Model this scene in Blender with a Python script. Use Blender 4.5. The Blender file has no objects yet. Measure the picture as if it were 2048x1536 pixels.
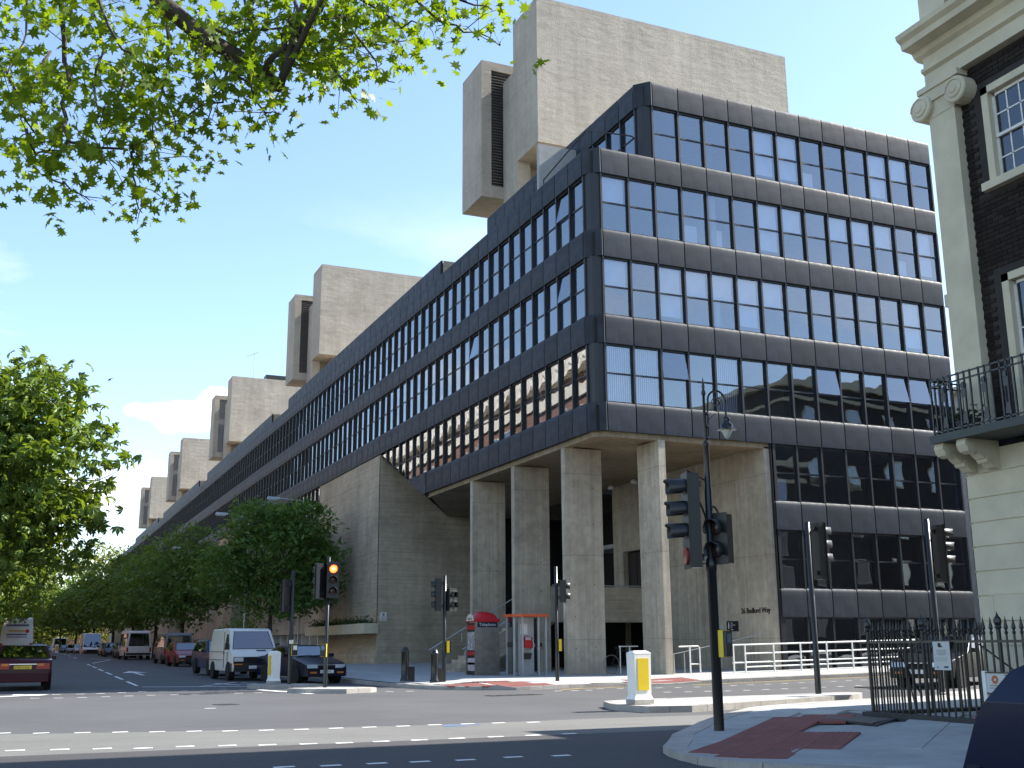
import bpy, bmesh, math, random
import numpy as np
from mathutils import Vector, Matrix
from mathutils.geometry import tessellate_polygon

PI = math.pi
rnd = random.Random(7)
S = bpy.context.scene
COL = S.collection

# ------------------------------------------------------------------ camera
cam_d = bpy.data.cameras.new('camera'); cam = bpy.data.objects.new('camera', cam_d); COL.objects.link(cam)
cam_d.sensor_width = 36.0; cam_d.lens = 36.0*2220.4/2048.0
cam_d.clip_start = 0.1; cam_d.clip_end = 4000
_yaw, _pit, _rol = math.radians(23.657), math.radians(13.266), math.radians(-0.378)
_f = Vector((math.sin(_yaw)*math.cos(_pit), math.cos(_yaw)*math.cos(_pit), math.sin(_pit)))
_r = Vector((math.cos(_yaw), -math.sin(_yaw), 0)); _u = _r.cross(_f)
_r, _u = _r*math.cos(_rol)+_u*math.sin(_rol), _u*math.cos(_rol)-_r*math.sin(_rol)
cam.matrix_world = Matrix(((_r.x,_u.x,-_f.x,-19.056),(_r.y,_u.y,-_f.y,-34.847),(_r.z,_u.z,-_f.z,1.30),(0,0,0,1)))
S.camera = cam

# ------------------------------------------------------------------ sky, sun, exposure
SUN = Vector((1.09, -0.125, 1.0)).normalized()
W = bpy.data.worlds.new('World'); S.world = W; W.use_nodes = True
nt = W.node_tree; nt.nodes.clear()
def wn(t, **k):
    n = nt.nodes.new(t)
    for a, b in k.items(): setattr(n, a, b)
    return n
def mnode(tree, op, a, b=None, c=None, clamp=False):
    n = tree.nodes.new('ShaderNodeMath'); n.operation = op; n.use_clamp = clamp
    for i, v in enumerate((a, b, c)):
        if v is None: continue
        if hasattr(v, 'is_output'): tree.links.new(v, n.inputs[i])
        else: n.inputs[i].default_value = v
    return n.outputs[0]
sky = wn('ShaderNodeTexSky', sky_type='NISHITA', sun_disc=False)
sky.sun_elevation = math.asin(SUN.z); sky.sun_rotation = math.atan2(SUN.x, SUN.y)
sky.altitude = 50; sky.air_density = 1.0; sky.dust_density = 0.5; sky.ozone_density = 1.6
bg = wn('ShaderNodeBackground'); bg.inputs[1].default_value = 0.13
out = wn('ShaderNodeOutputWorld')
tc = wn('ShaderNodeTexCoord')
sep = wn('ShaderNodeSeparateXYZ'); nt.links.new(tc.outputs['Generated'], sep.inputs[0])
# clouds: direction projected on a flat cloud layer
zc = mnode(nt, 'MAXIMUM', sep.outputs[2], 0.03)
zc = mnode(nt, 'ADD', zc, 0.10)
cx = mnode(nt, 'DIVIDE', sep.outputs[0], zc); cy = mnode(nt, 'DIVIDE', sep.outputs[1], zc)
cmb = wn('ShaderNodeCombineXYZ'); nt.links.new(cx, cmb.inputs[0]); nt.links.new(cy, cmb.inputs[1])
ns = wn('ShaderNodeTexNoise'); ns.inputs['Scale'].default_value = 0.85; ns.inputs['Detail'].default_value = 7; ns.inputs['Roughness'].default_value = 0.55
off = wn('ShaderNodeVectorMath', operation='ADD'); off.inputs[1].default_value = (3.1, 7.7, 0.3)
nt.links.new(cmb.outputs[0], off.inputs[0]); nt.links.new(off.outputs[0], ns.inputs['Vector'])
mr = wn('ShaderNodeMapRange'); mr.inputs['From Min'].default_value = 0.52; mr.inputs['From Max'].default_value = 0.66; mr.clamp = True
nt.links.new(ns.outputs[0], mr.inputs['Value'])
# clouds thin out towards the zenith
el = wn('ShaderNodeMapRange'); el.inputs['From Min'].default_value = 0.40; el.inputs['From Max'].default_value = 0.20
nt.links.new(sep.outputs[2], el.inputs['Value'])
cf = mnode(nt, 'MULTIPLY', mr.outputs[0], el.outputs[0])
cf = mnode(nt, 'MULTIPLY', cf, 0.9)
# one low cumulus bank over the far end of the street
def lobe(az, elv, wa, we):
    d0 = (math.sin(az)*math.cos(elv), math.cos(az)*math.cos(elv), math.sin(elv)); r0 = (math.cos(az), -math.sin(az), 0)
    def dot(v):
        n = wn('ShaderNodeVectorMath', operation='DOT_PRODUCT'); nt.links.new(tc.outputs['Generated'], n.inputs[0]); n.inputs[1].default_value = v; return n.outputs['Value']
    uu = mnode(nt,'DIVIDE',dot(r0),wa); vv = mnode(nt,'DIVIDE',mnode(nt,'SUBTRACT',sep.outputs[2],math.sin(elv)),we)
    q = mnode(nt,'ADD',mnode(nt,'MULTIPLY',uu,uu),mnode(nt,'MULTIPLY',vv,vv)); fwd = mnode(nt,'GREATER_THAN',dot(d0),0)
    n2 = wn('ShaderNodeTexNoise'); n2.inputs['Scale'].default_value = 34; n2.inputs['Detail'].default_value = 6; nt.links.new(tc.outputs['Generated'], n2.inputs['Vector'])
    e = mnode(nt,'ADD',mnode(nt,'SUBTRACT',1.0,q),mnode(nt,'MULTIPLY',mnode(nt,'SUBTRACT',n2.outputs[0],.5),2.2))
    k = wn('ShaderNodeMapRange'); k.inputs['From Min'].default_value = 0; k.inputs['From Max'].default_value = .9; nt.links.new(e,k.inputs['Value'])
    return mnode(nt,'MULTIPLY',k.outputs[0],fwd)
for a_ in ((.118,.196,.048,.014),(.150,.206,.022,.016),(.03,.125,.10,.022)):
    cf = mnode(nt,'MAXIMUM',cf,mnode(nt,'MULTIPLY',lobe(*a_),.95))
mixc = wn('ShaderNodeMix', data_type='RGBA'); mixc.inputs['B'].default_value = (6.2, 6.1, 6.1, 1)
nt.links.new(cf, mixc.inputs['Factor']); nt.links.new(sky.outputs[0], mixc.inputs['A'])
nt.links.new(mixc.outputs['Result'], bg.inputs[0]); nt.links.new(bg.outputs[0], out.inputs[0])

sun_d = bpy.data.lights.new('sun', 'SUN'); sun_d.energy = 5.0; sun_d.angle = math.radians(0.53); sun_d.color = (1.0, 0.95, 0.87)
sun = bpy.data.objects.new('sun', sun_d); COL.objects.link(sun)
sun.rotation_euler = SUN.to_track_quat('Z', 'Y').to_euler(); sun.location = (30, -20, 60)

S.view_settings.view_transform = 'Standard'; S.view_settings.look = 'None'
S.view_settings.exposure = 1.4; S.view_settings.gamma = 1.0; S.view_settings.use_curve_mapping = False
S.render.engine = 'CYCLES'
S.cycles.use_denoising = True
S.cycles.max_bounces = 8; S.cycles.diffuse_bounces = 3; S.cycles.glossy_bounces = 4; S.cycles.transparent_max_bounces = 12; S.cycles.transmission_bounces = 4
S.cycles.caustics_reflective = False; S.cycles.caustics_refractive = False

# ------------------------------------------------------------------ helpers
class MB:
    def __init__(s): s.v = []; s.f = []; s.m = []; s.mi = 0
    def face(s, pts, mi=None):
        i = len(s.v); s.v += [tuple(p) for p in pts]; s.f.append(tuple(range(i, i+len(pts)))); s.m.append(s.mi if mi is None else mi)
    def box(s, x0, y0, z0, x1, y1, z1):
        i = len(s.v)
        s.v += [(x0,y0,z0),(x1,y0,z0),(x1,y1,z0),(x0,y1,z0),(x0,y0,z1),(x1,y0,z1),(x1,y1,z1),(x0,y1,z1)]
        for q in ((0,3,2,1),(4,5,6,7),(0,1,5,4),(1,2,6,5),(2,3,7,6),(3,0,4,7)):
            s.f.append(tuple(i+k for k in q)); s.m.append(s.mi)
        return s
    def hexa(s, b, t):          # bottom 4 ccw points, top 4
        i = len(s.v); s.v += [tuple(p) for p in b]+[tuple(p) for p in t]
        for q in ((0,3,2,1),(4,5,6,7),(0,1,5,4),(1,2,6,5),(2,3,7,6),(3,0,4,7)):
            s.f.append(tuple(i+k for k in q)); s.m.append(s.mi)
    def prism(s, poly, axis, a, b):
        """poly 2d points extruded along axis ('x': poly=(y,z); 'y': poly=(x,z); 'z': poly=(x,y))"""
        def P(p, t): return (t,p[0],p[1]) if axis=='x' else (p[0],t,p[1]) if axis=='y' else (p[0],p[1],t)
        n = len(poly); i = len(s.v)
        s.v += [P(p,a) for p in poly]+[P(p,b) for p in poly]
        ar = sum(poly[k][0]*poly[(k+1)%n][1]-poly[(k+1)%n][0]*poly[k][1] for k in range(n))
        fl = (ar < 0) ^ (axis == 'y') ^ (b < a)
        tri = tessellate_polygon([[Vector((p[0],p[1],0)) for p in poly]]) if n > 4 else [tuple(range(n))]
        for t in tri:
            t = tuple(t)
            if n > 4:
                p,q,r = (poly[k] for k in t)
                if ((q[0]-p[0])*(r[1]-p[1])-(q[1]-p[1])*(r[0]-p[0]) > 0) != (ar > 0): t = t[::-1]
            lo = t[::-1] if not fl else t; hi = t if not fl else t[::-1]
            s.f.append(tuple(i+k for k in lo)); s.m.append(s.mi)
            s.f.append(tuple(i+n+k for k in hi)); s.m.append(s.mi)
        for k in range(n):
            k2 = (k+1)%n; q = (i+k,i+k2,i+n+k2,i+n+k)
            s.f.append(q if not fl else q[::-1]); s.m.append(s.mi)
        return s
    def ring(s, c, ax, r, n, ph=0):
        ax = Vector(ax).normalized(); a = ax.orthogonal().normalized() if abs(ax.z) < .99 else Vector((1,0,0)); b = ax.cross(a)
        return [Vector(c)+(a*math.cos(2*PI*k/n+ph)+b*math.sin(2*PI*k/n+ph))*r for k in range(n)]
    def tube(s, pts, r, n=8, caps=True):
        pts = [Vector(p) for p in pts]; rr = r if isinstance(r,(list,tuple)) else [r]*len(pts)
        base = len(s.v); ref = None
        for k,p in enumerate(pts):
            d = (pts[min(k+1,len(pts)-1)]-pts[max(k-1,0)])
            d = d.normalized() if d.length > 1e-9 else Vector((0,0,1))
            if ref is None: ref = Vector((1,0,0)) if abs(d.x) < .9 else Vector((0,1,0))
            a = (ref-d*ref.dot(d)); a = a.normalized() if a.length > 1e-6 else d.orthogonal().normalized(); b = d.cross(a); ref = a
            s.v += [tuple(p+(a*math.cos(2*PI*j/n)+b*math.sin(2*PI*j/n))*rr[k]) for j in range(n)]
        for k in range(len(pts)-1):
            for j in range(n):
                j2 = (j+1)%n; s.f.append((base+k*n+j,base+k*n+j2,base+(k+1)*n+j2,base+(k+1)*n+j)); s.m.append(s.mi)
        if caps:
            s.f.append(tuple(base+j for j in range(n))[::-1]); s.m.append(s.mi)
            s.f.append(tuple(base+(len(pts)-1)*n+j for j in range(n))); s.m.append(s.mi)
        return s
    def lathe(s, prof, n=16, c=(0,0,0), axis='z'):
        base = len(s.v); c = Vector(c)
        for (r,h) in prof:
            for j in range(n):
                a = 2*PI*j/n; x,y = r*math.cos(a), r*math.sin(a)
                p = (x,y,h) if axis=='z' else (h,x,y) if axis=='x' else (y,h,x)
                s.v.append(tuple(c+Vector(p)))
        for k in range(len(prof)-1):
            for j in range(n):
                j2=(j+1)%n; s.f.append((base+k*n+j,base+k*n+j2,base+(k+1)*n+j2,base+(k+1)*n+j)); s.m.append(s.mi)
        return s
    def mesh(s, name, mats, smooth=False):
        me = bpy.data.meshes.new(name); me.from_pydata(s.v, [], s.f)
        for m in (mats if isinstance(mats,(list,tuple)) else [mats]): me.materials.append(m)
        if any(s.m): me.polygons.foreach_set('material_index', s.m)
        if smooth: me.polygons.foreach_set('use_smooth', [True]*len(s.f))
        me.update(); return me
    def build(s, name, mats, parent=None, smooth=False, loc=None):
        return link(name, s.mesh(name, mats, smooth), parent, loc)

def link(name, me, parent=None, loc=None, mat4=None):
    o = bpy.data.objects.new(name, me); COL.objects.link(o)
    if parent: o.parent = parent
    if mat4 is not None: o.matrix_local = mat4
    elif loc is not None: o.location = loc
    return o
def tag(o, label=None, cat=None, group=None, kind=None):
    if label: o['label'] = label
    if cat: o['category'] = cat
    if group: o['group'] = group
    if kind: o['kind'] = kind
    return o
def thing(name, label, cat, loc=(0,0,0), rz=0.0, group=None):
    o = bpy.data.objects.new(name, None); COL.objects.link(o); o.empty_display_size = .2
    o.location = loc; o.rotation_euler = (0,0,rz)
    return tag(o, label, cat, group)
def kids(o): return list(o.children)
def copy_tree(o, parent=None):
    c = o.copy(); COL.objects.link(c)
    if parent is not None: c.parent = parent
    for ch in kids(o): copy_tree(ch, c)
    return c
def text_mesh(name, body, size, mat, parent, mat4, extrude=.004, align='LEFT', font_scale=1.0):
    cu = bpy.data.curves.new(name,'FONT'); cu.body = body; cu.size = size; cu.extrude = extrude; cu.align_x = align; cu.resolution_u = 2; cu.space_character = font_scale
    o = bpy.data.objects.new(name, cu); COL.objects.link(o)
    dg = bpy.context.evaluated_depsgraph_get(); dg.update()
    me = bpy.data.meshes.new_from_object(o.evaluated_get(dg)); me.name = name
    bpy.data.objects.remove(o); me.materials.clear(); me.materials.append(mat)
    return link(name, me, parent, mat4=mat4)
def basis(o, x, y, z):
    x, y, z = Vector(x), Vector(y), Vector(z)
    return Matrix(((x.x,y.x,z.x,o[0]),(x.y,y.y,z.y,o[1]),(x.z,y.z,z.z,o[2]),(0,0,0,1)))

# ------------------------------------------------------------------ materials
def newmat(name):
    m = bpy.data.materials.new(name); m.use_nodes = True
    t = m.node_tree; b = t.nodes['Principled BSDF']; return m, t, b
def noise(t, scale, detail=4, rough=.55, vec=None, coord='Object', stretch=None):
    n = t.nodes.new('ShaderNodeTexNoise'); n.inputs['Scale'].default_value = scale; n.inputs['Detail'].default_value = detail; n.inputs['Roughness'].default_value = rough
    c = t.nodes.new('ShaderNodeTexCoord'); v = c.outputs[coord]
    if stretch:
        mp = t.nodes.new('ShaderNodeMapping'); mp.inputs['Scale'].default_value = stretch; t.links.new(v, mp.inputs[0]); v = mp.outputs[0]
    t.links.new(v, n.inputs['Vector']); return n.outputs[0]
def ramp(t, fac, a, b, lo=.3, hi=.7):
    r = t.nodes.new('ShaderNodeMapRange'); r.inputs['From Min'].default_value = lo; r.inputs['From Max'].default_value = hi
    r.inputs['To Min'].default_value = a; r.inputs['To Max'].default_value = b
    t.links.new(fac, r.inputs['Value']); return r.outputs[0]
def scale_color(t, col, *facs):
    f = facs[0]
    for g in facs[1:]: f = mnode(t, 'MULTIPLY', f, g)
    mx = t.nodes.new('ShaderNodeVectorMath'); mx.operation = 'SCALE'
    if hasattr(col,'is_output'): t.links.new(col, mx.inputs[0])
    else: mx.inputs[0].default_value = col[:3]
    t.links.new(f, mx.inputs['Scale']); return mx.outputs[0]
def bump(t, b, h, strength, dist=.02):
    n = t.nodes.new('ShaderNodeBump'); n.inputs['Strength'].default_value = strength; n.inputs['Distance'].default_value = dist
    t.links.new(h, n.inputs['Height']); t.links.new(n.outputs[0], b.inputs['Normal'])
def mat(name, col, rough=.6, metal=0, var=.15, scale=3, spec=.5, bmp=0, bscale=40, rand=0, coat=0):
    m, t, b = newmat(name)
    b.inputs['Roughness'].default_value = rough; b.inputs['Metallic'].default_value = metal; b.inputs['Specular IOR Level'].default_value = spec
    if coat: b.inputs['Coat Weight'].default_value = coat; b.inputs['Coat Roughness'].default_value = .05
    if var:
        fs = [ramp(t, noise(t, scale), 1-var, 1+var)]
        if rand:
            oi = t.nodes.new('ShaderNodeObjectInfo'); fs.append(ramp(t, oi.outputs['Random'], 1-rand, 1+rand, 0, 1))
        t.links.new(scale_color(t, col, *fs), b.inputs['Base Color'])
    else: b.inputs['Base Color'].default_value = (*col,1)
    if bmp: bump(t, b, noise(t, bscale, 3), bmp)
    return m
def mat_concrete(name, col, boards=None, stain=.22, wavy=0, joint=None):
    """boards: 'z' lines run level, 'v' boards run upright"""
    m, t, b = newmat(name); b.inputs['Roughness'].default_value = .85; b.inputs['Specular IOR Level'].default_value = .25
    f1 = ramp(t, noise(t, .35, 6, .6), 1-stain, 1+stain*.8)
    f2 = ramp(t, noise(t, 3.2, 5, .6), 1-stain*.55, 1+stain*.5)
    f3 = ramp(t, noise(t, 1.3, 5, .65, stretch=(1.6,1.6,.12)), .86, 1.06)       # streaks running down
    f4 = ramp(t, noise(t, 28, 3, .6), .93, 1.06)
    fs = [f1,f2,f3,f4]
    h = noise(t, 22, 4, .6)
    if boards:
        st = (.25,.25,9) if boards == 'z' else (7,7,.15)
        bn = noise(t, 1.0, 2, .8, stretch=st); fs.append(ramp(t, bn, .84, 1.10)); h = mnode(t,'ADD',h,mnode(t,'MULTIPLY',bn,1.6))
    if joint:   # day joints between pours: thin dark lines every `joint` metres in height
        c = t.nodes.new('ShaderNodeTexCoord'); sp = t.nodes.new('ShaderNodeSeparateXYZ'); t.links.new(c.outputs['Object'], sp.inputs[0])
        wob = mnode(t,'MULTIPLY', noise(t, .6, 2), .08)
        zz = mnode(t,'ADD', sp.outputs[2], wob); fr = mnode(t,'FRACT', mnode(t,'DIVIDE', zz, joint))
        d = mnode(t,'ABSOLUTE', mnode(t,'SUBTRACT', fr, .5))
        ln = ramp(t, d, .72, 1, .0, .012*2.4/joint); fs.append(ln)
    t.links.new(scale_color(t, col, *fs), b.inputs['Base Color'])
    if wavy:
        wv = noise(t, 1.0, 2, .5, stretch=(.9,.9,2.4)); h = mnode(t,'ADD',h,mnode(t,'MULTIPLY',wv,wavy))
        bump(t, b, h, .55, .06)
    else: bump(t, b, h, .5, .02)
    return m
def mat_leaf(name, c1, c2, trans=.5, rough=.45):
    m, t, b = newmat(name); b.inputs['Roughness'].default_value = rough; b.inputs['Specular IOR Level'].default_value = .25
    g = t.nodes.new('ShaderNodeNewGeometry'); mx = t.nodes.new('ShaderNodeMix'); mx.data_type = 'RGBA'
    mx.inputs['A'].default_value = (*c1,1); mx.inputs['B'].default_value = (*c2,1)
    t.links.new(g.outputs['Random Per Island'], mx.inputs['Factor'])
    t.links.new(mx.outputs['Result'], b.inputs['Base Color'])
    tr = t.nodes.new('ShaderNodeBsdfTranslucent'); sc = t.nodes.new('ShaderNodeMix'); sc.data_type = 'RGBA'; sc.blend_type = 'MULTIPLY'; sc.inputs['Factor'].default_value = 1
    t.links.new(mx.outputs['Result'], sc.inputs['A']); sc.inputs['B'].default_value = (1.7,1.55,.5,1)
    t.links.new(sc.outputs['Result'], tr.inputs['Color'])
    ms = t.nodes.new('ShaderNodeMixShader'); ms.inputs[0].default_value = trans
    t.links.new(b.outputs[0], ms.inputs[1]); t.links.new(tr.outputs[0], ms.inputs[2])
    t.links.new(ms.outputs[0], t.nodes['Material Output'].inputs['Surface']); return m
def mat_pane(name, tint, refl=.16, wav=.012, wscale=.9):
    """window glass: part mirror, part see-through, faintly uneven"""
    m, t, b = newmat(name); t.nodes.remove(b)
    gl = t.nodes.new('ShaderNodeBsdfGlossy'); gl.inputs['Roughness'].default_value = .01; gl.inputs['Color'].default_value = (.9,.94,1,1)
    tr = t.nodes.new('ShaderNodeBsdfTransparent'); tr.inputs['Color'].default_value = (*tint,1)
    fr = t.nodes.new('ShaderNodeFresnel'); fr.inputs['IOR'].default_value = 1.5
    fac = mnode(t,'ADD', mnode(t,'MULTIPLY', fr.outputs[0], 1.1), refl, clamp=True)
    gm = t.nodes.new('ShaderNodeNewGeometry'); fac = mnode(t,'MULTIPLY', fac, mnode(t,'SUBTRACT', 1.0, gm.outputs['Backfacing']))   # mirror only on the outer skin of the pane
    bp = t.nodes.new('ShaderNodeBump'); bp.inputs['Strength'].default_value = 1; bp.inputs['Distance'].default_value = wav
    t.links.new(noise(t, wscale, 1, .4, coord='Object'), bp.inputs['Height']); t.links.new(bp.outputs[0], gl.inputs['Normal'])
    ms = t.nodes.new('ShaderNodeMixShader'); t.links.new(fac, ms.inputs[0]); t.links.new(tr.outputs[0], ms.inputs[1]); t.links.new(gl.outputs[0], ms.inputs[2])
    t.links.new(ms.outputs[0], t.nodes['Material Output'].inputs['Surface']); return m
def mat_emit(name, col, s):
    m, t, b = newmat(name); b.inputs['Base Color'].default_value = (*col,1); b.inputs['Emission Color'].default_value = (*col,1); b.inputs['Emission Strength'].default_value = s; return m
def mat_asphalt(name, col, coarse=1.0):
    m, t, b = newmat(name); b.inputs['Roughness'].default_value = .8; b.inputs['Specular IOR Level'].default_value = .3
    f = [ramp(t, noise(t, .25, 5, .6), .86, 1.12), ramp(t, noise(t, 2.0, 4, .6, stretch=(.3,1.5,1)), .92, 1.08), ramp(t, noise(t, 60/coarse, 2, .7), .75, 1.28), ramp(t, noise(t, 200/coarse, 1, .5), .8, 1.25)]
    t.links.new(scale_color(t, col, *f), b.inputs['Base Color']); bump(t, b, noise(t, 90/coarse, 2), .35, .01); return m

M = dict(
 clad = None,
 fin = mat('dark bronze frame', (.012,.013,.016), .45, 0, .1),
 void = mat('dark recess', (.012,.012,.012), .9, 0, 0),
 conc = mat_concrete('tower concrete', (.375,.34,.285), None, .15, wavy=1.6, joint=4.2),
 conc2 = mat_concrete('board marked concrete', (.46,.39,.29), 'z', .22, joint=4.4),
 conc3 = mat_concrete('upright boarded concrete', (.46,.40,.31), 'v', .27, joint=3.1),
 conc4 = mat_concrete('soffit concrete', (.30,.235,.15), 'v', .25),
 glassF = mat_pane('front window glass', (.78,.82,.88), .17, .006),
 glassC = mat_pane('car glass', (.25,.30,.32), .12, 0.002),
 inner = mat('office plaster', (.34,.34,.33), .9, 0, .1),
 blind = mat('blind fabric', (.70,.71,.72), .8, 0, .05),
 white = mat('white paint', (.78,.78,.76), .45, 0, .06),
 offwhite = mat('weathered white paint', (.70,.69,.64), .6, 0, .14, 6),
 black = mat('black paint', (.012,.013,.014), .4, 0, .12),
 blackg = mat('black gloss iron', (.010,.011,.011), .32, 0, .15),
 rubber = mat('tyre rubber', (.015,.015,.015), .8, 0, .1),
 chrome = mat('bright metal', (.62,.63,.64), .28, .9, .08),
 steel = mat('brushed steel', (.30,.285,.26), .42, .75, .18, 5),
 galv = mat('galvanised steel', (.42,.44,.45), .5, .5, .1),
 yellow = mat('yellow plate', (.72,.52,.02), .45, 0, .05),
 red = mat('red paint', (.45,.012,.02), .4, 0, .08),
 orange = mat('faded orange red paint', (.55,.09,.03), .5, 0, .1),
 stucco = mat('cream stucco', (.55,.50,.365), .8, 0, .10, 2.2, .3, .25, 30),
 kerb = mat_concrete('granite kerb', (.36,.34,.31), None, .14),
 paving = mat('paving stone', (.34,.35,.34), .85, 0, .12, 2.5, .3, .3, 35, .08),
 tactile = mat('red blister paving', (.20,.075,.065), .8, 0, .12, 4, .3, .2, 50, .08),
 asphalt = mat_asphalt('asphalt', (.078,.078,.080)),
 asphalt2 = mat_asphalt('coarse asphalt', (.056,.054,.054), 2.2),
 asphalt3 = mat_asphalt('pale road surfacing', (.135,.133,.124), .8),
 mark = mat('road paint', (.72,.72,.70), .7, 0, .12, 9),
 marky = mat('yellow road paint', (.62,.43,.04), .7, 0, .14, 9),
 bark = mat('bark', (.075,.06,.048), .9, 0, .3, 5, .2, .6, 12),
 iron = mat('cast iron cover', (.05,.048,.046), .6, .3, .25, 12),
 earth = mat('ground', (.12,.115,.10), .9, 0, .2, .2),
 numw = mat('white number plate', (.75,.76,.74), .4, 0, .03),
 numy = mat('yellow number plate', (.70,.46,.03), .4, 0, .03),
 amber = mat('amber lens', (.55,.16,.02), .2, 0, .05),
 redlens = mat('red lens', (.30,.01,.01), .2, 0, .05),
 lampglass = mat('headlamp glass', (.55,.58,.60), .12, .35, .1, 20),
)
def clad_mat():
    m, t, b = newmat('dark anodised cladding'); b.inputs['Specular IOR Level'].default_value = .22
    oi = t.nodes.new('ShaderNodeObjectInfo')
    f = [ramp(t, oi.outputs['Random'], .8, 1.22, 0, 1), ramp(t, noise(t, 1.1, 5, .65), .68, 1.4), ramp(t, noise(t, 12, 3, .6, stretch=(1,1,.15)), .9, 1.12)]
    t.links.new(scale_color(t, (.027,.032,.041), *f), b.inputs['Base Color'])
    r = ramp(t, noise(t, 3, 4), .50, .68); t.links.new(r, b.inputs['Roughness'])
    bump(t, b, noise(t, .8, 1), .25, .03); return m
M['clad'] = clad_mat()

# ------------------------------------------------------------------ ground
def hg(x, y): return .018*max(0.0, x) + .006*min(max(y-5.0, 0.0), 110.0)
def inside(p, poly):
    c = False; j = len(poly)-1
    for i in range(len(poly)):
        (xi,yi),(xj,yj) = poly[i],poly[j]
        if (yi > p[1]) != (yj > p[1]) and p[0] < (xj-xi)*(p[1]-yi)/(yj-yi)+xi: c = not c
        j = i
    return c
def sheet(name, xs, ys, dz, material, kind='structure'):
    mb = MB(); nx, ny = len(xs), len(ys)
    mb.v = [(x,y,hg(x,y)+dz) for y in ys for x in xs]
    mb.f = [(j*nx+i,j*nx+i+1,(j+1)*nx+i+1,(j+1)*nx+i) for j in range(ny-1) for i in range(nx-1)]; mb.m = [0]*len(mb.f)
    return tag(mb.build(name, material), kind=kind)
def slab(name, poly, top, material, thick=.3, kind='structure', parent=None):
    """raised sheet over a plan polygon; top(x,y) gives the height"""
    mb = MB(); n = len(poly); mb.v = [(x,y,top(x,y)) for x,y in poly]+[(x,y,top(x,y)-thick) for x,y in poly]
    ar = sum(poly[k][0]*poly[(k+1)%n][1]-poly[(k+1)%n][0]*poly[k][1] for k in range(n))
    for t in tessellate_polygon([[Vector((x,y,0)) for x,y in poly]]):
        p,q,r = (poly[k] for k in t)
        t = tuple(t) if (q[0]-p[0])*(r[1]-p[1])-(q[1]-p[1])*(r[0]-p[0]) > 0 else tuple(t)[::-1]
        mb.f.append(t); mb.m.append(0)
    for k in range(n):
        k2=(k+1)%n; q=(k,n+k,n+k2,k2); mb.f.append(q if ar>0 else q[::-1]); mb.m.append(0)
    o = mb.build(name, material, parent)
    return tag(o, kind=kind) if kind else o
def kerbstones(parent, line, w, topz, length=.92, h=.26, side=1):
    """granite kerb stones along a plan polyline, each its own piece; the stone lies to the left (side=1) of the line"""
    pts = [Vector(p) for p in line]; seg = []; d = 0
    cum = [0]
    for a,b in zip(pts,pts[1:]): cum.append(cum[-1]+(b-a).length)
    def at(s):
        s = min(max(s,0),cum[-1])
        for k in range(len(pts)-1):
            if s <= cum[k+1]+1e-9: return pts[k].lerp(pts[k+1], (s-cum[k])/max(cum[k+1]-cum[k],1e-9))
        return pts[-1]
    nn = max(1, round(cum[-1]/length)); L = cum[-1]/nn
    def nrm(s):
        t = (at(s+.15)-at(s-.15)).normalized(); return Vector((-t.y,t.x))*side
    for k in range(nn):
        s0, s1 = k*L+.006, (k+1)*L-.006
        a,b = at(s0),at(s1); c = at((s0+s1)/2); na,nb,nc = nrm(s0)*w,nrm(s1)*w,nrm((s0+s1)/2)*w
        mb = MB(); j = rnd.uniform(-.004,.004)
        for (p,q,u,v) in ((a,c,na,nc),(c,b,nc,nb)):
            lo=[]; hi=[]; o = [p,q,q+v,p+u] if side==1 else [p,p+u,q+v,q]
            for r_ in o:
                z = topz(r_.x,r_.y)+j; lo.append((r_.x,r_.y,z-h)); hi.append((r_.x,r_.y,z))
            # soften the front arris
            mb.hexa(lo,hi)
        mb.build('kerb_stone', M['kerb'], parent)

XS = [-900,-300,-120,-60,-30,0,4,8,14,20,30,60,120,400,900]; YS = [-900,-200,-60,-20,0,5,10,20,40,80,115,200,400,1500]
sheet('ground', XS, YS, -.06, M['earth'])
sheet('road', [-60,-30,0,4,8,14,20,30,60,110], [-90,-40,-20,-10,0,5,10,20,40,60,80,100,115,160,260], 0, M['asphalt'])
# markings and surfacing, all on the flat part of the road, 4 mm steps
def flat(name, poly, dz, material):
    mb = MB(); mb.face([(x,y,hg(x,y)+dz) for x,y in poly]); return tag(mb.build(name, material), kind='structure')
flat('pale_road_band', [(-60,-18.05),(-11.3,-19.25),(-9.3,-19.25),(-8.0,-18.6),(-5.0,-17.1),(-2.5,-16.4),(-9,-16.2),(-12.5,-16.33),(-16.5,-15.75),(-20,-14.8),(-30,-13.8),(-60,-11.5)], .004, M['asphalt3'])
flat('coarse_road_strip', [(-60,-30),(-12.4,-30),(-12.1,-24.0),(-11.5,-22.2),(-10.6,-20.9),(-9.6,-19.9),(-9.25,-19.25),(-11.3,-19.25),(-60,-18.05)], .004, M['asphalt2'])
flat('road_patch', [(-20,1.6),(-12,2.4),(-12,-.2),(-20,-.2)], .004, mat_asphalt('patched asphalt', (.066,.066,.069)))
studs = MB()
def stud_row(pts, w=.12, l=.24):
    for (x,y) in pts:
        j = rnd.uniform(-.02,.02); z = hg(x,y)+.009
        studs.face([(x-l/2,y-w/2+j,z),(x+l/2,y-w/2+j,z),(x+l/2,y+w/2+j,z),(x-l/2,y+w/2+j,z)])
stud_row([(-19.66,-14.66),(-19.11,-14.8),(-18.55,-15.1),(-17.95,-15.31),(-17.4,-15.49),(-16.86,-15.7),(-16.31,-15.85),(-15.79,-16.1),(-15.23,-16.2),(-14.69,-16.31),(-14.12,-16.31),(-13.57,-16.35),(-13.0,-16.4),(-12.43,-16.38),(-11.85,-16.4),(-11.3,-16.45),(-10.7,-16.6)])
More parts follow.
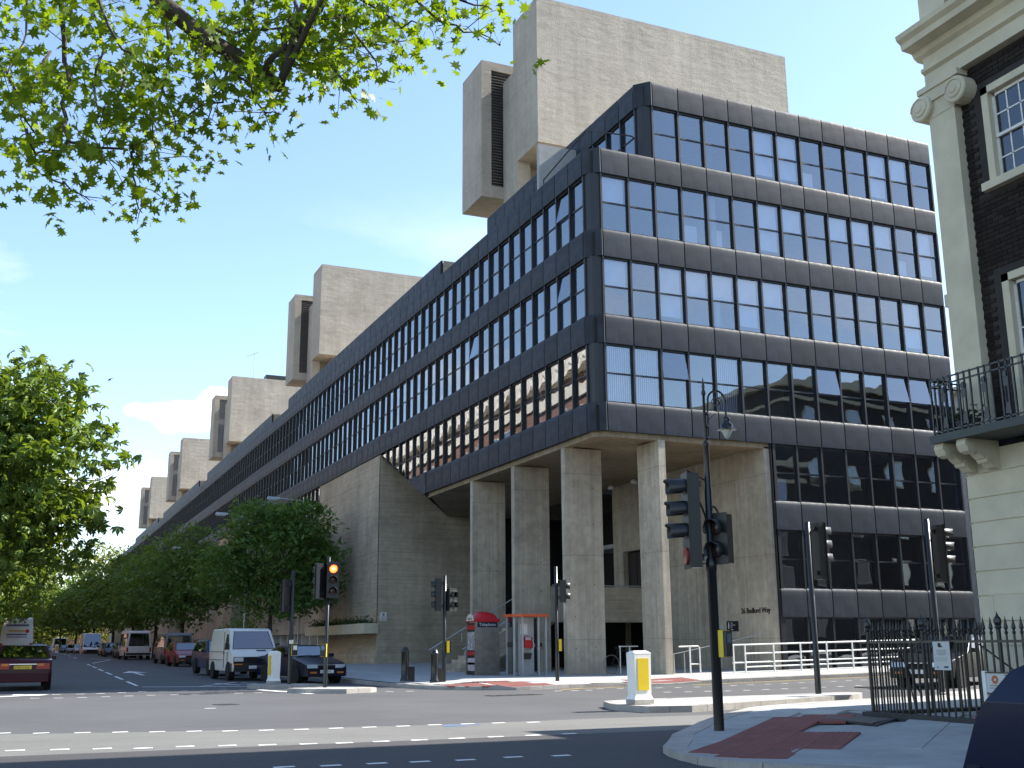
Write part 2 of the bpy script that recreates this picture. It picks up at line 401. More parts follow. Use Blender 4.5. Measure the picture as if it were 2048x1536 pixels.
stud_row([(-19.5,-18.2),(-18.93,-18.27),(-18.39,-18.39),(-17.87,-18.54),(-17.37,-18.69),(-16.83,-18.72),(-16.29,-18.83),(-15.78,-18.97),(-15.24,-19.08),(-14.76,-19.17),(-14.23,-19.2),(-13.68,-19.2),(-13.1,-19.2),(-12.5,-19.2),(-11.9,-19.2),(-11.3,-19.2)])
stud_row([(-16.8,-21.9),(-16.2,-21.94),(-15.69,-22.03),(-15.16,-22.06),(-14.66,-22.1),(-14.12,-22.15),(-13.49,-22.1),(-12.9,-22.2)])
stud_row([(-18.4,1.25),(-17.81,1.07),(-17.17,.96),(-16.61,1.11),(-15.97,1.54),(-15.36,1.79),(-14.75,1.85),(-14.12,1.89),(-13.51,1.95),(-12.9,2.03),(-12.3,1.95),(-9.6,1.2),(-9.0,1.1),(-8.4,1.0)])
stud_row([(-18.43,-1.29),(-17.85,-1.5),(-17.25,-1.55),(-16.63,-1.36),(-16.01,-1.21),(-15.4,-1.04),(-14.78,-1.04),(-14.2,-1.03),(-12.97,-1.01),(-12.39,-.98),(-8.8,-2.3),(-8.2,-2.4)])
stud_row([(-15.0,-9.0),(-4.4,-4.6),(-3.9,-4.7),(-3.4,-4.6)])
stud_row([(x,-4.3-.15*x+.012*x*x) for x in np.arange(-2.6,7,.62)])
stud_row([(x,-7.3-.1*x) for x in np.arange(-2.2,8,.62)])
tag(studs.build('crossing_marks', M['mark']), kind='stuff')
lines = MB()
def stripe(a, b, w, dz=.009):
    a,b = Vector(a),Vector(b); t=(b-a).normalized(); n=Vector((-t.y,t.x))*w/2
    lines.face([(p.x,p.y,hg(p.x,p.y)+dz) for p in (a-n,b-n,b+n,a+n)])
for k in range(6): stripe((-15.0+.012*(k*9),7.2+k*7.2),(-15.0+.012*(k*9)+.05,7.2+k*7.2+4.6),.12)
stripe((-14.95,6.1),(-10.9,4.3),.22)
stripe((-13.9,51),(-11.6,66),.14); stripe((-11.6,66),(-12.6,74),.14); stripe((-14.4,74),(-12.4,74.6),.14)
for p in range(5): stripe((-13.7+.08*p,78+p*14),(-13.7+.08*p,84+p*14),.12)
lines.face([(x,y,hg(x,y)+.009) for x,y in [(-13.6,20),(-13.45,20),(-13.45,24.5),(-12.9,24.3),(-13.5,27.4),(-14.1,24.3),(-13.6,24.5)]])
lines.face([(x,y,hg(x,y)+.009) for x,y in [(-19.8,.3),(-18.6,1.0),(-18.5,1.4),(-19.0,1.35),(-18.95,1.9),(-18.0,1.2),(-18.35,.5),(-18.6,.65),(-19.6,-.2)]])
stripe((-11.9,1.4),(-11.2,-2.6),.22); stripe((-11.2,8.3),(-10.7,6.0),.12); stripe((-12.2,8.2),(-11.7,5.9),.12); stripe((-12.0,6.6),(-11.2,6.5),.1); stripe((-13.2,5.3),(-11.3,8.9),.1)
tag(lines.build('road_lines', M['mark']), kind='stuff')
yl = MB()
def ystripe(pts, w=.1):
    for a,b in zip(pts,pts[1:]):
        a,b = Vector(a),Vector(b); t=(b-a).normalized(); n=Vector((-t.y,t.x))*w/2
        yl.face([(p.x,p.y,hg(p.x,p.y)+.006) for p in (a-n,b-n,b+n,a+n)])
ystripe([(-3.9,-3.75),(-2.9,-3.1),(-1.2,-2.95)]); ystripe([(1.2,-3.05),(8,-3.0),(20,-3.0),(40,-3.0)]); ystripe([(-19.7,8.5),(-19.6,5.5),(-20.4,3.2)],.14); ystripe([(-12.45,-24.6),(-12.35,-26.5)],.09); ystripe([(-8.25,12),(-8.2,40)])
tag(yl.build('yellow_lines', M['marky']), kind='stuff')
bl = MB()
for k in range(9):
    a = k*.5+.4; x,y = -12.05+math.cos(a)*.30, -16.75+math.sin(a)*.22
    bl.face([(x-.07,y-.02,.0095),(x+.06,y-.03,.0095),(x+.08,y+.03,.0095),(x-.05,y+.03,.0095)])
tag(bl.build('blue_survey_marks', mat('blue spray paint', (.06,.20,.50), .8, 0, .3, 15)), kind='stuff')
def cover(x, y, w, d, rz, label, name='manhole_cover', z=None, m='iron', bars=5):
    t = thing(name, label, 'cover', (x,y,(hg(x,y) if z is None else z)), rz)
    f = MB(); f.box(-w/2,-d/2,-.02,w/2,d/2,.006); f.build('frame', M[m], t)
    for k in range(bars):
        b = MB(); xx = -w/2+w*(k+.5)/bars; b.box(xx-w/bars*.36,-d/2*.86,.0,xx+w/bars*.36,d/2*.86,.012); b.build('plate', M[m], t)
    return t
cover(-12.9,.35,1.7,.9,.1,'long dark drain cover in the road left of the traffic island')
cover(-16.4,2.6,1.1,.7,.05,'faint square cover in the road behind the left crossing marks')
cover(-14.4,-7.4,.5,.5,.2,'small round-looking cover alone in the middle of the road')
cover(-6.6,-6.4,1.6,.5,.12,'long dark gully grating in the road before the red telephone box')
cover(4.0,-8.8,1.5,.8,-.1,'dark cover in the road in front of the black saloon')
# ------------------------------------------------------------------ pavements
def clampf(v): return max(0.0,min(1.0,v))
def top_main(x,y):
    d = clampf((y+2.6)/2.6) if x > -5.5 else clampf((x+7.4)/3)
    low = .06*math.exp(-((x+5.9)**2+(y+2.6)**2)/2.2)+.06*math.exp(-((x-.6)**2+(y+2.7)**2)/1.4)
    return hg(x,y)+.12+.12*d-low
KMAIN = [(-7.6,150),(-7.6,60),(-7.6,20),(-7.6,6),(-7.58,2.7),(-7.5,.6),(-7.1,-1.4),(-6.2,-2.6),(-5.0,-3.2),(-2.9,-2.8),(-.1,-2.65),(2,-2.6),(8,-2.6),(20,-2.6),(40,-2.6)]
poly = [(x+.0,y) for x,y in KMAIN]
# inner edge of the kerb stones
def offset(line, w, side=1):
    res=[]
    for i,p in enumerate(line):
        a = Vector(line[max(i-1,0)]); b = Vector(line[min(i+1,len(line)-1)]); t=(b-a).normalized(); n=Vector((-t.y,t.x))*side
        res.append((p[0]+n.x*w,p[1]+n.y*w))
    return res
inn = offset(KMAIN,.16)
# gridded so that it can follow the falls
def pave_grid(name, region, x0,x1,y0,y1,step,top,material,kind='structure'):
    mb=MB(); idx={}
    def vid(x,y):
        k=(round(x,3),round(y,3))
        if k not in idx: idx[k]=len(mb.v); mb.v.append((x,y,top(x,y)))
        return idx[k]
    xs=np.arange(x0,x1+1e-6,step); ys=np.arange(y0,y1+1e-6,step)
    for i in range(len(xs)-1):
        for j in range(len(ys)-1):
            c=[(xs[i],ys[j]),(xs[i+1],ys[j]),(xs[i+1],ys[j+1]),(xs[i],ys[j+1])]
            if all(inside(p,region) for p in c):
                mb.f.append(tuple(vid(*p) for p in c)); mb.m.append(0)
    return tag(mb.build(name,material),kind=kind)
slab('pavement', inn+[(40,8),(17,8),(17,-.02),(-.5,-.02),(-.5,150)], lambda x,y: top_main(x,y)-.10 if y<12 and x<3 else top_main(x,y)-.01, M['paving'], .3)
regm = inn+[(40,.0),(17,.0),(17,28),(-.5,28),(-.5,60)]
pave_grid('pavement', inn+[(40,8),(40,30),(-.3,30),(-.3,150)], -7.5,17,-3.1,28,.25,lambda x,y: top_main(x,y),M['paving'])
km = thing('kerb','granite kerb running round the concrete building corner','kerb'); kerbstones(km, KMAIN[2:14], .16, lambda x,y: top_main(x,y)+.002, 1.0)
# red blister paving either side of the signal post on the far corner
tile = MB(); tile.box(-.197,-.197,-.03,.197,.197,.006)
for i in range(5):
    for j in range(5):
        x,y=-.156+.078*i,-.156+.078*j; r=.02
        tile.hexa([(x-r,y-r,.006),(x+r,y-r,.006),(x+r,y+r,.006),(x-r,y+r,.006)],[(x-r*.6,y-r*.6,.011),(x+r*.6,y-r*.6,.011),(x+r*.6,y+r*.6,.011),(x-r*.6,y+r*.6,.011)])
tile_me = tile.mesh('paving_tile', M['tactile'])
def tactile(parent, cells, rz, top):
    for (x,y) in cells:
        e=.1; nx=(top(x-e,y)-top(x+e,y))/(2*e); ny=(top(x,y-e)-top(x,y+e))/(2*e)
        z=Vector((nx,ny,1)).normalized(); u=Vector((math.cos(rz),math.sin(rz),0)); u=(u-z*u.dot(z)).normalized(); v=z.cross(u)
        link('paving_tile',tile_me,parent,mat4=basis((x,y,top(x,y)+.004),u,v,z))
tf = thing('tactile_paving','red blister paving left of the signal post on the far corner','paving')
P1=[(-7.2,-1.6),(-5.9,-2.75),(-4.7,-3.0),(-3.3,-2.5),(-4.6,-.9),(-6.0,-.9)]
tactile(tf,[(x,y) for x in np.arange(-7.4,-2.4,.4) for y in np.arange(-3.4,0,.4) if inside((x,y),P1)],0,top_main)
tf = thing('tactile_paving','red blister paving right of the signal post beside the concrete pillars','paving')
P2=[(-.9,-2.4),(1.9,-2.4),(1.9,-1.5),(-.4,-1.4)]
tactile(tf,[(x,y) for x in np.arange(-1.1,2.2,.4) for y in np.arange(-2.3,-1.2,.4) if inside((x,y),P2)],0,top_main)

slab('pavement', [(-20.75,260),(-27,260),(-27,40),(-60,40),(-60,2.0),(-26,2.2),(-23,3.6),(-21.3,6.5),(-20.75,10)], lambda x,y: hg(x,y)+.12, M['paving'], .3)
kl = thing('kerb','kerb along the left side of the street under the trees','kerb'); kerbstones(kl,[(-26,2.2),(-23,3.6),(-21.3,6.5),(-20.75,10),(-20.75,80)],.16,lambda x,y:hg(x,y)+.125,1.0,side=1)
slab('pavement', [(40,-60),(90,-60),(90,-10),(40,-14.4)], lambda x,y: hg(x,y)+.12, M['paving'])
slab('pavement', [(8,8),(90,8),(90,-2.6),(40,-2.6),(40,8)][1:], lambda x,y: hg(x,y)+.12, M['paving'])

def top_geo(x,y): return hg(x,y)+.08+.13*clampf((x+10.6)/3.8)
KGEO = [(30,-14.8),(3,-15.6),(-.5,-15.9),(-3.0,-16.3),(-4.43,-16.73),(-5.7,-17.18),(-6.97,-17.71),(-8.06,-18.53),(-9.15,-19.46),(-9.83,-20.19),(-10.54,-20.9),(-11.21,-21.88),(-11.65,-22.48),(-11.9,-23.1),(-12.0,-23.8),(-11.93,-24.45),(-11.6,-25.0),(-11.25,-25.6),(-11.1,-26.5),(-11.1,-34)]
ing = offset(KGEO,.30,1)
gpoly = ing+[(-5.6,-34),(-5.6,-21.8),(30,-21.8)]
slab('pavement', gpoly, lambda x,y: top_geo(x,y), M['paving'], .3)
kg = thing('kerb','broad granite kerb curving round the near shaded street corner','kerb'); kerbstones(kg,KGEO,.30,lambda x,y:top_geo(x,y)+.006,.95,side=1)
# flagstones on the near corner
gp = thing('flagstones','grey flagstones of the shaded near corner pavement','paving',(0,0,0))
T1=[(-11.55,-22.95),(-10.1,-21.5),(-9.3,-20.8),(-7.8,-19.85),(-6.75,-20.5),(-7.9,-21.1),(-9.35,-22.1),(-8.7,-22.85),(-9.6,-23.35),(-11.5,-24.55),(-11.75,-23.8)]
BR=[(-7.62,-20.4),(-6.5,-19.75),(-6.75,-21.2),(-7.85,-21.95)]
MC=[(-10.92,-24.55),(-10.07,-24.12),(-10.03,-24.63),(-10.86,-25.02)]
ua=math.radians(40); cu,su=math.cos(ua),math.sin(ua)
def gl(u,v): return (-11.5+u*cu-v*su, -23+u*su+v*cu)
flag_cache={}
for r in range(-14,14):
    off=rnd.uniform(0,.8)
    for c in range(-14,16):
        u0=c*.9+off; v0=r*.62
        q=[gl(u0+.006,v0+.006),gl(u0+.894,v0+.006),gl(u0+.894,v0+.614),gl(u0+.006,v0+.614)]
        ctr=gl(u0+.45,v0+.31)
        samp=q+[ctr]+[((q[i][0]+q[(i+1)%4][0])/2,(q[i][1]+q[(i+1)%4][1])/2) for i in range(4)]
        if not all(inside(p,gpoly) for p in samp): continue
        if any(inside(p,T1) or inside(p,BR) or inside(p,MC) for p in samp): continue
        if ctr[1] < -28 or ctr[0] > -1: continue
        mb=MB(); j=rnd.uniform(0,.0025)
        mb.hexa([(x,y,top_geo(x,y)-.03) for x,y in q],[(x,y,top_geo(x,y)+.004+j) for x,y in q])
        mb.build('flagstone',M['paving'],gp)
tg = thing('tactile_paving','large dark red blister paving at the foot of the lamp post','paving')
u=Vector((.735,.678)); v=Vector((-.678,.735))
cells=[]
for i in range(-12,16):
    for j in range(-12,12):
        p=Vector((-9.5,-22))+u*.4*i+v*.4*j
        if inside((p.x,p.y),T1): cells.append((p.x,p.y))
tactile(tg,cells,math.atan2(u.y,u.x),lambda x,y: top_geo(x,y)+.004)
def quad_cover(name,label,q,material,n):
    cx=sum(p[0] for p in q)/4; cy=sum(p[1] for p in q)/4
    t=thing(name,label,'cover',(cx,cy,top_geo(cx,cy)))
    mb=MB(); mb.hexa([(x-cx,y-cy,-.03) for x,y in q],[(x-cx,y-cy,top_geo(x,y)-top_geo(cx,cy)+.004) for x,y in q]); mb.build('frame',M['iron'],t)
    A,B,C_,D_=[Vector((x-cx,y-cy)) for x,y in q]
    for i in range(n):
        f0,f1=(i+.04)/n,(i+.96)/n
        c=[A.lerp(B,f0).lerp(D_.lerp(C_,f0),.06),A.lerp(B,f1).lerp(D_.lerp(C_,f1),.06),A.lerp(B,f1).lerp(D_.lerp(C_,f1),.94),A.lerp(B,f0).lerp(D_.lerp(C_,f0),.94)]
        m2=MB(); m2.hexa([(p.x,p.y,-.01) for p in c],[(p.x,p.y,.009) for p in c]); m2.build('plate',material,t)
quad_cover('access_cover','brown recessed access cover in the pavement before the railings',BR,mat('brown cover infill',(.12,.10,.085),.85,0,.15,6),2)
quad_cover('manhole_cover','dark diamond shaped manhole cover near the bottom of the shaded corner',MC,M['iron'],2)

# ------------------------------------------------------------------ traffic islands
def island(label, pts, top=.13):
    t = thing('traffic_island', label, 'traffic island', (0,0,0))
    ii = offset(pts+[pts[0]], .26)[:-1]
    # proper inward offset of a closed polygon
    n=len(pts); ii=[]
    for i in range(n):
        a,b,c=Vector(pts[i-1]),Vector(pts[i]),Vector(pts[(i+1)%n]); t1=(b-a).normalized(); t2=(c-b).normalized()
        nn=(Vector((-t1.y,t1.x))+Vector((-t2.y,t2.x))); nn=nn/ max(nn.dot(Vector((-t1.y,t1.x))),.4)
        ii.append((b.x+nn.x*.24,b.y+nn.y*.24))
    slab('island_top', ii, lambda x,y: hg(x,y)+top-.006, M['paving'], .12, kind=None, parent=t)
    kerbstones(t, pts+[pts[0]], .26, lambda x,y: hg(x,y)+top, .95, side=1)
    return t
island('long granite kerbed traffic island carrying the bollard with the yellow front',[(-7.35,-12.9),(-7.75,-14.0),(-7.55,-15.2),(-6.6,-15.35),(-.75,-13.2),(.1,-12.5),(.0,-11.9),(-6.6,-12.6)])
island('small traffic island under the left yellow sided bollard',[(-12.0,2.9),(-11.8,2.0),(-10.2,1.2),(-9.7,1.7),(-9.9,2.6),(-11.3,3.6)])
island('small traffic island under the post with the red light',[(-11.6,-1.2),(-11.4,-1.9),(-10.3,-2.9),(-9.2,-2.4),(-9.1,-1.6),(-10.4,-.6)])
island('traffic island seen through the railings under the right signal post',[(.9,-14.5),(1.2,-15.0),(7,-13.8),(7.4,-13.2),(7,-12.7),(1.2,-13.7)])

# ------------------------------------------------------------------ the concrete and dark glass building
B = 1.2; BW = 1.18665
LV = {-1:(2.284,3.341),0:(5.558,6.651),1:(8.883,9.955),2:(12.19,13.294),3:(15.581,16.658),4:(18.948,19.977),5:(22.223,23.251)}
XW = -.56; Y0 = .56
bld = thing('institute_building','long concrete institute building faced with dark panels and ribbon windows on the street corner','building',(0,0,0))
def part(mb, name, m, smooth=False): return mb.build(name, m, bld, smooth)
def panel_mesh(w, h, name='cladding_panel', t=.06):
    mb = MB(); g=.022; nu=4; zs=[0,.12*h,.4*h,.72*h,.88*h,.96*h,h]; outp=[.0,.005,.008,.008,.004,-.008,-.04]
    us=[g+(w-2*g)*k/nu for k in range(nu+1)]
    ed=[-.003,.001,.002,.001,-.003]
    for k,z in enumerate(zs):
        for i,uu in enumerate(us): mb.v.append((uu,outp[k]+ed[i],z))
    nc=nu+1
    for k in range(len(zs)-1):
        for i in range(nu):
            mb.f.append((k*nc+i+1,k*nc+i,(k+1)*nc+i,(k+1)*nc+i+1)); mb.m.append(0)
    me_n=len(mb.v)
    # returns round the four edges
    def ret(a,b):
        (x0,y0,z0),(x1,y1,z1)=mb.v[a],mb.v[b]
        i=len(mb.v); mb.v += [(x0,y0,z0),(x1,y1,z1),(x1,-t-.08,z1),(x0,-t-.08,z0)]; mb.f.append((i,i+1,i+2,i+3)); mb.m.append(0)
    for i in range(nu): ret(i,i+1); ret((len(zs)-1)*nc+i+1,(len(zs)-1)*nc+i)
    for k in range(len(zs)-1): ret((k+1)*nc,k*nc); ret(k*nc+nu,(k+1)*nc+nu)
    me=mb.mesh(name,M['clad']); 
    sm=[True]*((len(zs)-1)*nu)+[False]*(len(mb.f)-(len(zs)-1)*nu); me.polygons.foreach_set('use_smooth',sm); return me
REC=.15
def window_mesh(w, h, name='window'):
    mb=MB()
    mb.box(-.038,-REC-.05,0,.038,-.03,h)                # fin on the bay line
    mb.box(.038,-REC-.05,h-.07,w-.038,-REC+.05,h); mb.box(.038,-REC-.05,0,w-.038,-REC+.05,.05); mb.box(.038,-REC-.05,h*.5-.03,w-.038,-REC+.03,h*.5+.03)
    mb.box(.038,-REC-.05,.05,.055,-REC+.02,h-.07); mb.box(w-.055,-REC-.05,.05,w-.038,-REC+.02,h-.07)
    return mb.mesh(name,M['fin'])
def pane_mesh(w, h, lo):
    mb=MB(); z0,z1=(.05,h*.5-.03) if lo else (h*.5+.03,h-.07)
    y=-REC
    mb.box(.055,y-.012,z0,w-.055,y,z1); return mb.mesh('pane',M['glassF'])
pm={}; wm={}; pn={}
def P_(w,h):
    k=(w,round(h,3)); 
    if k not in pm: pm[k]=panel_mesh(w,h)
    return pm[k]
def Wn(w,h):
    k=(w,round(h,3))
    if k not in wm: wm[k]=window_mesh(w,h); pn[k]=(pane_mesh(w,h,True),pane_mesh(w,h,False))
    return wm[k],pn[k]
def MF(j,z): return basis(((j+1)*B,0,z),(-1,0,0),(0,-1,0),(0,0,1))
def MW(k,z,x=XW): return basis((x,Y0+k*BW,z),(0,1,0),(-1,0,0),(0,0,1))
def rows(lo): return LV[lo][1], LV[lo+1][0]-LV[lo][1]    # window row above spandrel lo: (z, height)
blind_me={}
def blindmesh(w,h,kind):
    k=(w,round(h,3),kind)
    if k in blind_me: return blind_me[k]
    mb=MB()
    if kind=='vert':
        n=int((w-.2)/.09)
        for i in range(n):
            u=.1+i*.09; mb.hexa([(u,-REC-.16,.06),(u+.065,-REC-.12,.06),(u+.07,-REC-.125,.06),(u+.005,-REC-.165,.06)],[(u,-REC-.16,h-.08),(u+.065,-REC-.12,h-.08),(u+.07,-REC-.125,h-.08),(u+.005,-REC-.165,h-.08)])
    elif kind=='roll': mb.box(.12,-REC-.14,h*.12,w-.12,-REC-.13,h-.06)
    elif kind=='half': mb.box(.12,-REC-.14,h*.52,w-.12,-REC-.13,h-.06)
    else: mb.box(.2,-REC-.5,.1,w*.62,-REC-.45,h*.42)
    blind_me[k]=mb.mesh('blind',M['blind']); return blind_me[k]
def add_window(m4, w, h, blind=None, lower=True, openup=False):
    me,(lo,hi)=Wn(w,h); o=link('window',me,bld,mat4=m4)
    for q,mesh_ in ((0,lo),(1,hi)):
        r=Matrix.Rotation(rnd.uniform(-.004,.004),4,'X')@Matrix.Rotation(rnd.uniform(-.004,.004),4,'Z')
        if q==1 and openup: r=Matrix.Translation((0,.10,h*.62))@Matrix.Rotation(.12,4,'X')@Matrix.Translation((0,0,-h*.62))
        link('pane',mesh_,o,mat4=r)
    if blind: link('blind',blindmesh(w,h,blind),o)
    return o
# --- front: panels and windows one by one
for lv in (1,2,3,4):
    z0,z1=LV[lv]
    for j in range(14): link('cladding_panel',P_(B,z1-z0),bld,mat4=MF(j,z0))
for lv,j0 in ((5,2),(0,6),(-1,6)):
    z0,z1=LV[lv]
    for j in range(j0,14): link('cladding_panel',P_(B,z1-z0),bld,mat4=MF(j,z0))
for lo,j0 in ((4,2),(3,0),(2,0),(1,0),(0,6),(-1,6)):
    z,h=rows(lo)
    for j in range(j0,14):
        bl=None
        if lo==1 and j in (0,1,4): bl='vert'
        elif lo in (2,3,4) and rnd.random()<.62: bl=rnd.choice(['roll','roll','half','half','box'])
        elif lo==0 and j==6: bl='box'
        add_window(MF(j,z),B,h,bl,openup=(lo==1 and j in (2,8,11,12,13)))
for j in range(6,14): add_window(MF(j,.34),B,2.284-.34,None)
fl=MB()
for lo,j0 in ((4,2),(3,0),(2,0),(1,0),(0,6),(-1,6)):      # closing fin at the left end of every front row
    z,h=rows(lo); e=MB(); e.box(j0*B-.038,.03,z,j0*B+.038,REC+.05,z+h); part(e,'end_fin',M['fin'])
fl.box(6*B-.06,.03,.3,6*B+.16,REC+.06,8.88)
part(fl,'end_fin',M['fin'])
# --- long side: the nearest bays one by one, the rest joined
NP=[('1',1,15),('2',2,66),('3',3,66),('4',4,66)]
for _,lv,n in NP:
    z0,z1=LV[lv]
    for k in range(n): link('cladding_panel',P_(BW,z1-z0),bld,mat4=MW(k,z0))
for k in range(13): link('cladding_panel',P_(BW,LV[5][1]-LV[5][0]),bld,mat4=MW(k,LV[5][0],1.84))
NW=[(3,26),(2,26),(1,15)]
for lo,n in NW:
    z,h=rows(lo)
    for k in range(n): add_window(MW(k,z),BW,h,None,openup=(lo==3 and k==1) or (lo==2 and k in (1,9)))
z,h=rows(4)
for k in range(0,5): add_window(MW(k,z,1.84),BW,h)
def joined(name, items, material):
    """copy a mesh many times into one object"""
    V=[];F=[];base=0
    for me,m4 in items:
        n=len(me.vertices); co=np.empty(n*3); me.vertices.foreach_get('co',co); co=co.reshape(-1,3)
        A=np.array(m4); co=co@A[:3,:3].T+A[:3,3]; V.append(co)
        for p in me.polygons: F.append(tuple(base+i for i in p.vertices))
        base+=n
    me=bpy.data.meshes.new(name); me.from_pydata(np.concatenate(V).tolist(),[],F); me.materials.append(material); me.update()
    return tag(link(name,me,bld),kind='stuff')
NK=190
seg=[(19,53),(59,93),(99,133),(139,173)]
it=[]
for lv,n in ((2,66),(3,66),(4,66)):
    it+=[(P_(BW,LV[lv][1]-LV[lv][0]),MW(k,LV[lv][0])) for k in range(n,NK)]
for a,b in seg: it+=[(P_(BW,LV[5][1]-LV[5][0]),MW(k,LV[5][0],1.84)) for k in range(a,b)]
gaps=[(34,62),(74,102),(114,142),(154,182)]
for a,b in gaps: it+=[(P_(BW,LV[1][1]-LV[1][0]),MW(k,LV[1][0])) for k in range(a,b)]
joined('far_cladding',it,M['clad'])
wi=[];pi=[]
def far(k,lo):
    z,h=rows(lo); me,(l,u)=Wn(BW,h); m=MW(k,z)
    wi.append((me,m))
    for q in (l,u): pi.append((q,m@Matrix.Rotation(rnd.uniform(-.004,.004),4,'X')@Matrix.Rotation(rnd.uniform(-.004,.004),4,'Z')))
for lo,n in ((3,26),(2,26)):
    for k in range(n,NK): far(k,lo)
for a,b in gaps:
    for k in range(a,b): far(k,1)
joined('far_window_frames',wi,M['fin']); joined('far_panes',pi,M['glassF'])
# the raking end of the lowest storey: panels and windows cut off along a slope
zr0,zr1=8.74,12.19; yr0,yr1=18.5,26.8
def rake(y): return zr0+(zr1-zr0)*(y-yr0)/(yr1-yr0)
def clip_above(poly):
    res=[]
    for i in range(len(poly)):
        a,b=poly[i-1],poly[i]; da=a[1]-rake(a[0])-.0; db=b[1]-rake(b[0])
        if (da>=0)!=(db>=0):
            t=da/(da-db); res.append((a[0]+(b[0]-a[0])*t,a[1]+(b[1]-a[1])*t))
        if db>=0: res.append(b)
    return res
def clipped(name,k,u0,u1,z0,z1,xo,th,m,parent=None):
    y=Y0+k*BW; q=clip_above([(y+u0,z0),(y+u1,z0),(y+u1,z1),(y+u0,z1)])
    if len(q)<3: return None
    mb=MB(); mb.prism(q,'x',xo-th,xo); return mb.build(name,m,parent or bld)
bk2=MB(); bk2.prism([(18.4,8.74),(21.4,9.93),(18.4,9.93)],'x',XW+.12,XW+.14); bk2.build('panel_backing',M['void'],bld)
for k in range(15,22):
    clipped('cladding_panel',k,.022,BW-.022,LV[1][0],LV[1][1],XW+.05,.075,M['clad'])
    z,h=rows(1); o=clipped('window',k,-.055,.055,z,z+h,XW+REC+.05,REC,M['fin'])
    if o:
        clipped('pane',k,.06,BW-.06,z,z+h*.5-.03,XW+REC+.01,.01,M['glassF'],o); clipped('pane',k,.06,BW-.06,z+h*.5+.03,z+h,XW+REC+.01,.01,M['glassF'],o)
        clipped('transom',k,.06,BW-.06,z+h*.5-.03,z+h*.5+.03,XW+REC+.04,.09,M['fin'],o)
# corner pieces
for lv in (1,2,3,4,5):
    z0,z1=LV[lv]; dx=2.4 if lv==5 else 0
    mb=MB(); a=Vector((dx-.56,.56)); b=Vector((dx,0)); 
    mb.prism([(a.x,a.y-.02),(a.x+.03,a.y-.10),(b.x-.16,b.y+.05),(b.x-.06,b.y-.03),(b.x-.02,b.y+.0),(b.x-.02,b.y+.2),(a.x+.2,a.y)],'z',z0,z1); part(mb,'corner_panel',M['clad'])
    if lv>=1 and lv<5:
        zt=LV[lv+1][0]; dx2=2.4 if lv==4 else 0; mb=MB()
        c=[(dx2-.56+.10,.60),(dx2-.56+.10,.50),(dx2-.43,.36),(dx2-.36,.25),(dx2-.25,.165),(dx2-.12,.115),(dx2-.02,.10),(dx2-.02,.5),(dx2-.1,.8),(dx2-.2,.9)]
        mb.prism(c,'z',z1,zt); part(mb,'corner_post',M['fin'],False)
# backing behind spandrels, floors, inner walls, roofs
bk=MB()
for lv in (1,2,3,4):
    z0,z1=LV[lv]; bk.box(-.35,.16,z0+.03,16.8,.34,z1-.12)
    if lv>1: bk.box(XW+.16,.5,z0+.03,XW+.34,226,z1-.12)
bk.box(XW+.16,.5,LV[1][0]+.03,XW+.34,18.4,LV[1][1]-.12)
for a,b in ((34,62),(74,102),(114,142),(154,182)): bk.box(XW+.16,Y0+a*BW,LV[1][0]+.03,XW+.34,Y0+b*BW,LV[1][1]-.12)
bk.box(2.1,.16,22.25,16.8,.34,23.1)
for a,b in [(0,13)]+seg: bk.box(2.0,Y0+a*BW,20.0,2.2,Y0+b*BW,23.1)
for lv in (0,-1): z0,z1=LV[lv]; bk.box(7.3,.16,z0+.03,16.8,.34,z1-.12)
part(bk,'panel_backing',M['void'])
fs=MB()
for lv in (2,3,4): z=LV[lv][0]+.35; fs.box(-.2,.36,z,16.7,16,z+.25); fs.box(-.2,16,z,6.5,226,z+.25)
fs.box(-.2,.36,9.3,16.7,18.4,9.5); fs.box(7.3,.36,5.9,16.7,16,6.1); fs.box(7.3,.36,2.6,16.7,16,2.8); fs.box(-.2,27,9.3,6.5,226,9.5)
fs.box(2.4,.4,22.6,16.7,16.2,22.75)
part(fs,'floor_slab',M['inner'])
iw=MB(); iw.box(.0,5.6,9.5,16.7,5.8,22.6); iw.box(5.2,.4,9.5,5.4,226,19.6); iw.box(7.3,5.6,.3,16.7,5.8,9.3); iw.box(4.6,5.8,19.2,4.8,16,22.6)
part(iw,'inner_wall',M['inner'])
rf=MB(); rf.box(-.3,.3,19.55,16.8,226,19.75); rf.box(2.1,.3,22.9,16.8,16.0,23.05)
for a,b in seg: rf.box(2.1,Y0+a*BW,22.9,16.8,Y0+b*BW,23.05)
part(rf,'roof',M['conc2'])
ew=MB(); ew.box(16.55,.2,.2,16.86,60,23.1); part(ew,'end_wall',M['clad'])
se=MB()
for a,b in [(0,13)]+seg:
    ya,yb=Y0+a*BW,Y0+b*BW
    if a: se.box(2.0,ya-.12,19.75,9,ya,23.2)
    se.box(2.0,yb,19.75,9,yb+.12,23.2)
part(se,'storey_end_wall',M['conc2'])
# soffit over the entrance court: edge beam and ceiling
so=MB(); zs=8.683
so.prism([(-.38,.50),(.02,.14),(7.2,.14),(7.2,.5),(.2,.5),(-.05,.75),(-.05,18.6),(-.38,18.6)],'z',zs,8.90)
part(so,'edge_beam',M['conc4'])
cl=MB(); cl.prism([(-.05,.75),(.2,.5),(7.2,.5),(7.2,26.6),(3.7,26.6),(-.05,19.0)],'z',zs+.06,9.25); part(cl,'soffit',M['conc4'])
sl=MB(); sl.face([(XW+.05,26.8,12.15),(3.7,26.6,8.74),(XW+.05,18.5,8.74)]); sl.face([(XW+.35,26.8,12.3),(XW+.35,18.5,8.9),(3.9,26.6,8.9)]); part(sl,'raking_soffit',M['conc4'])
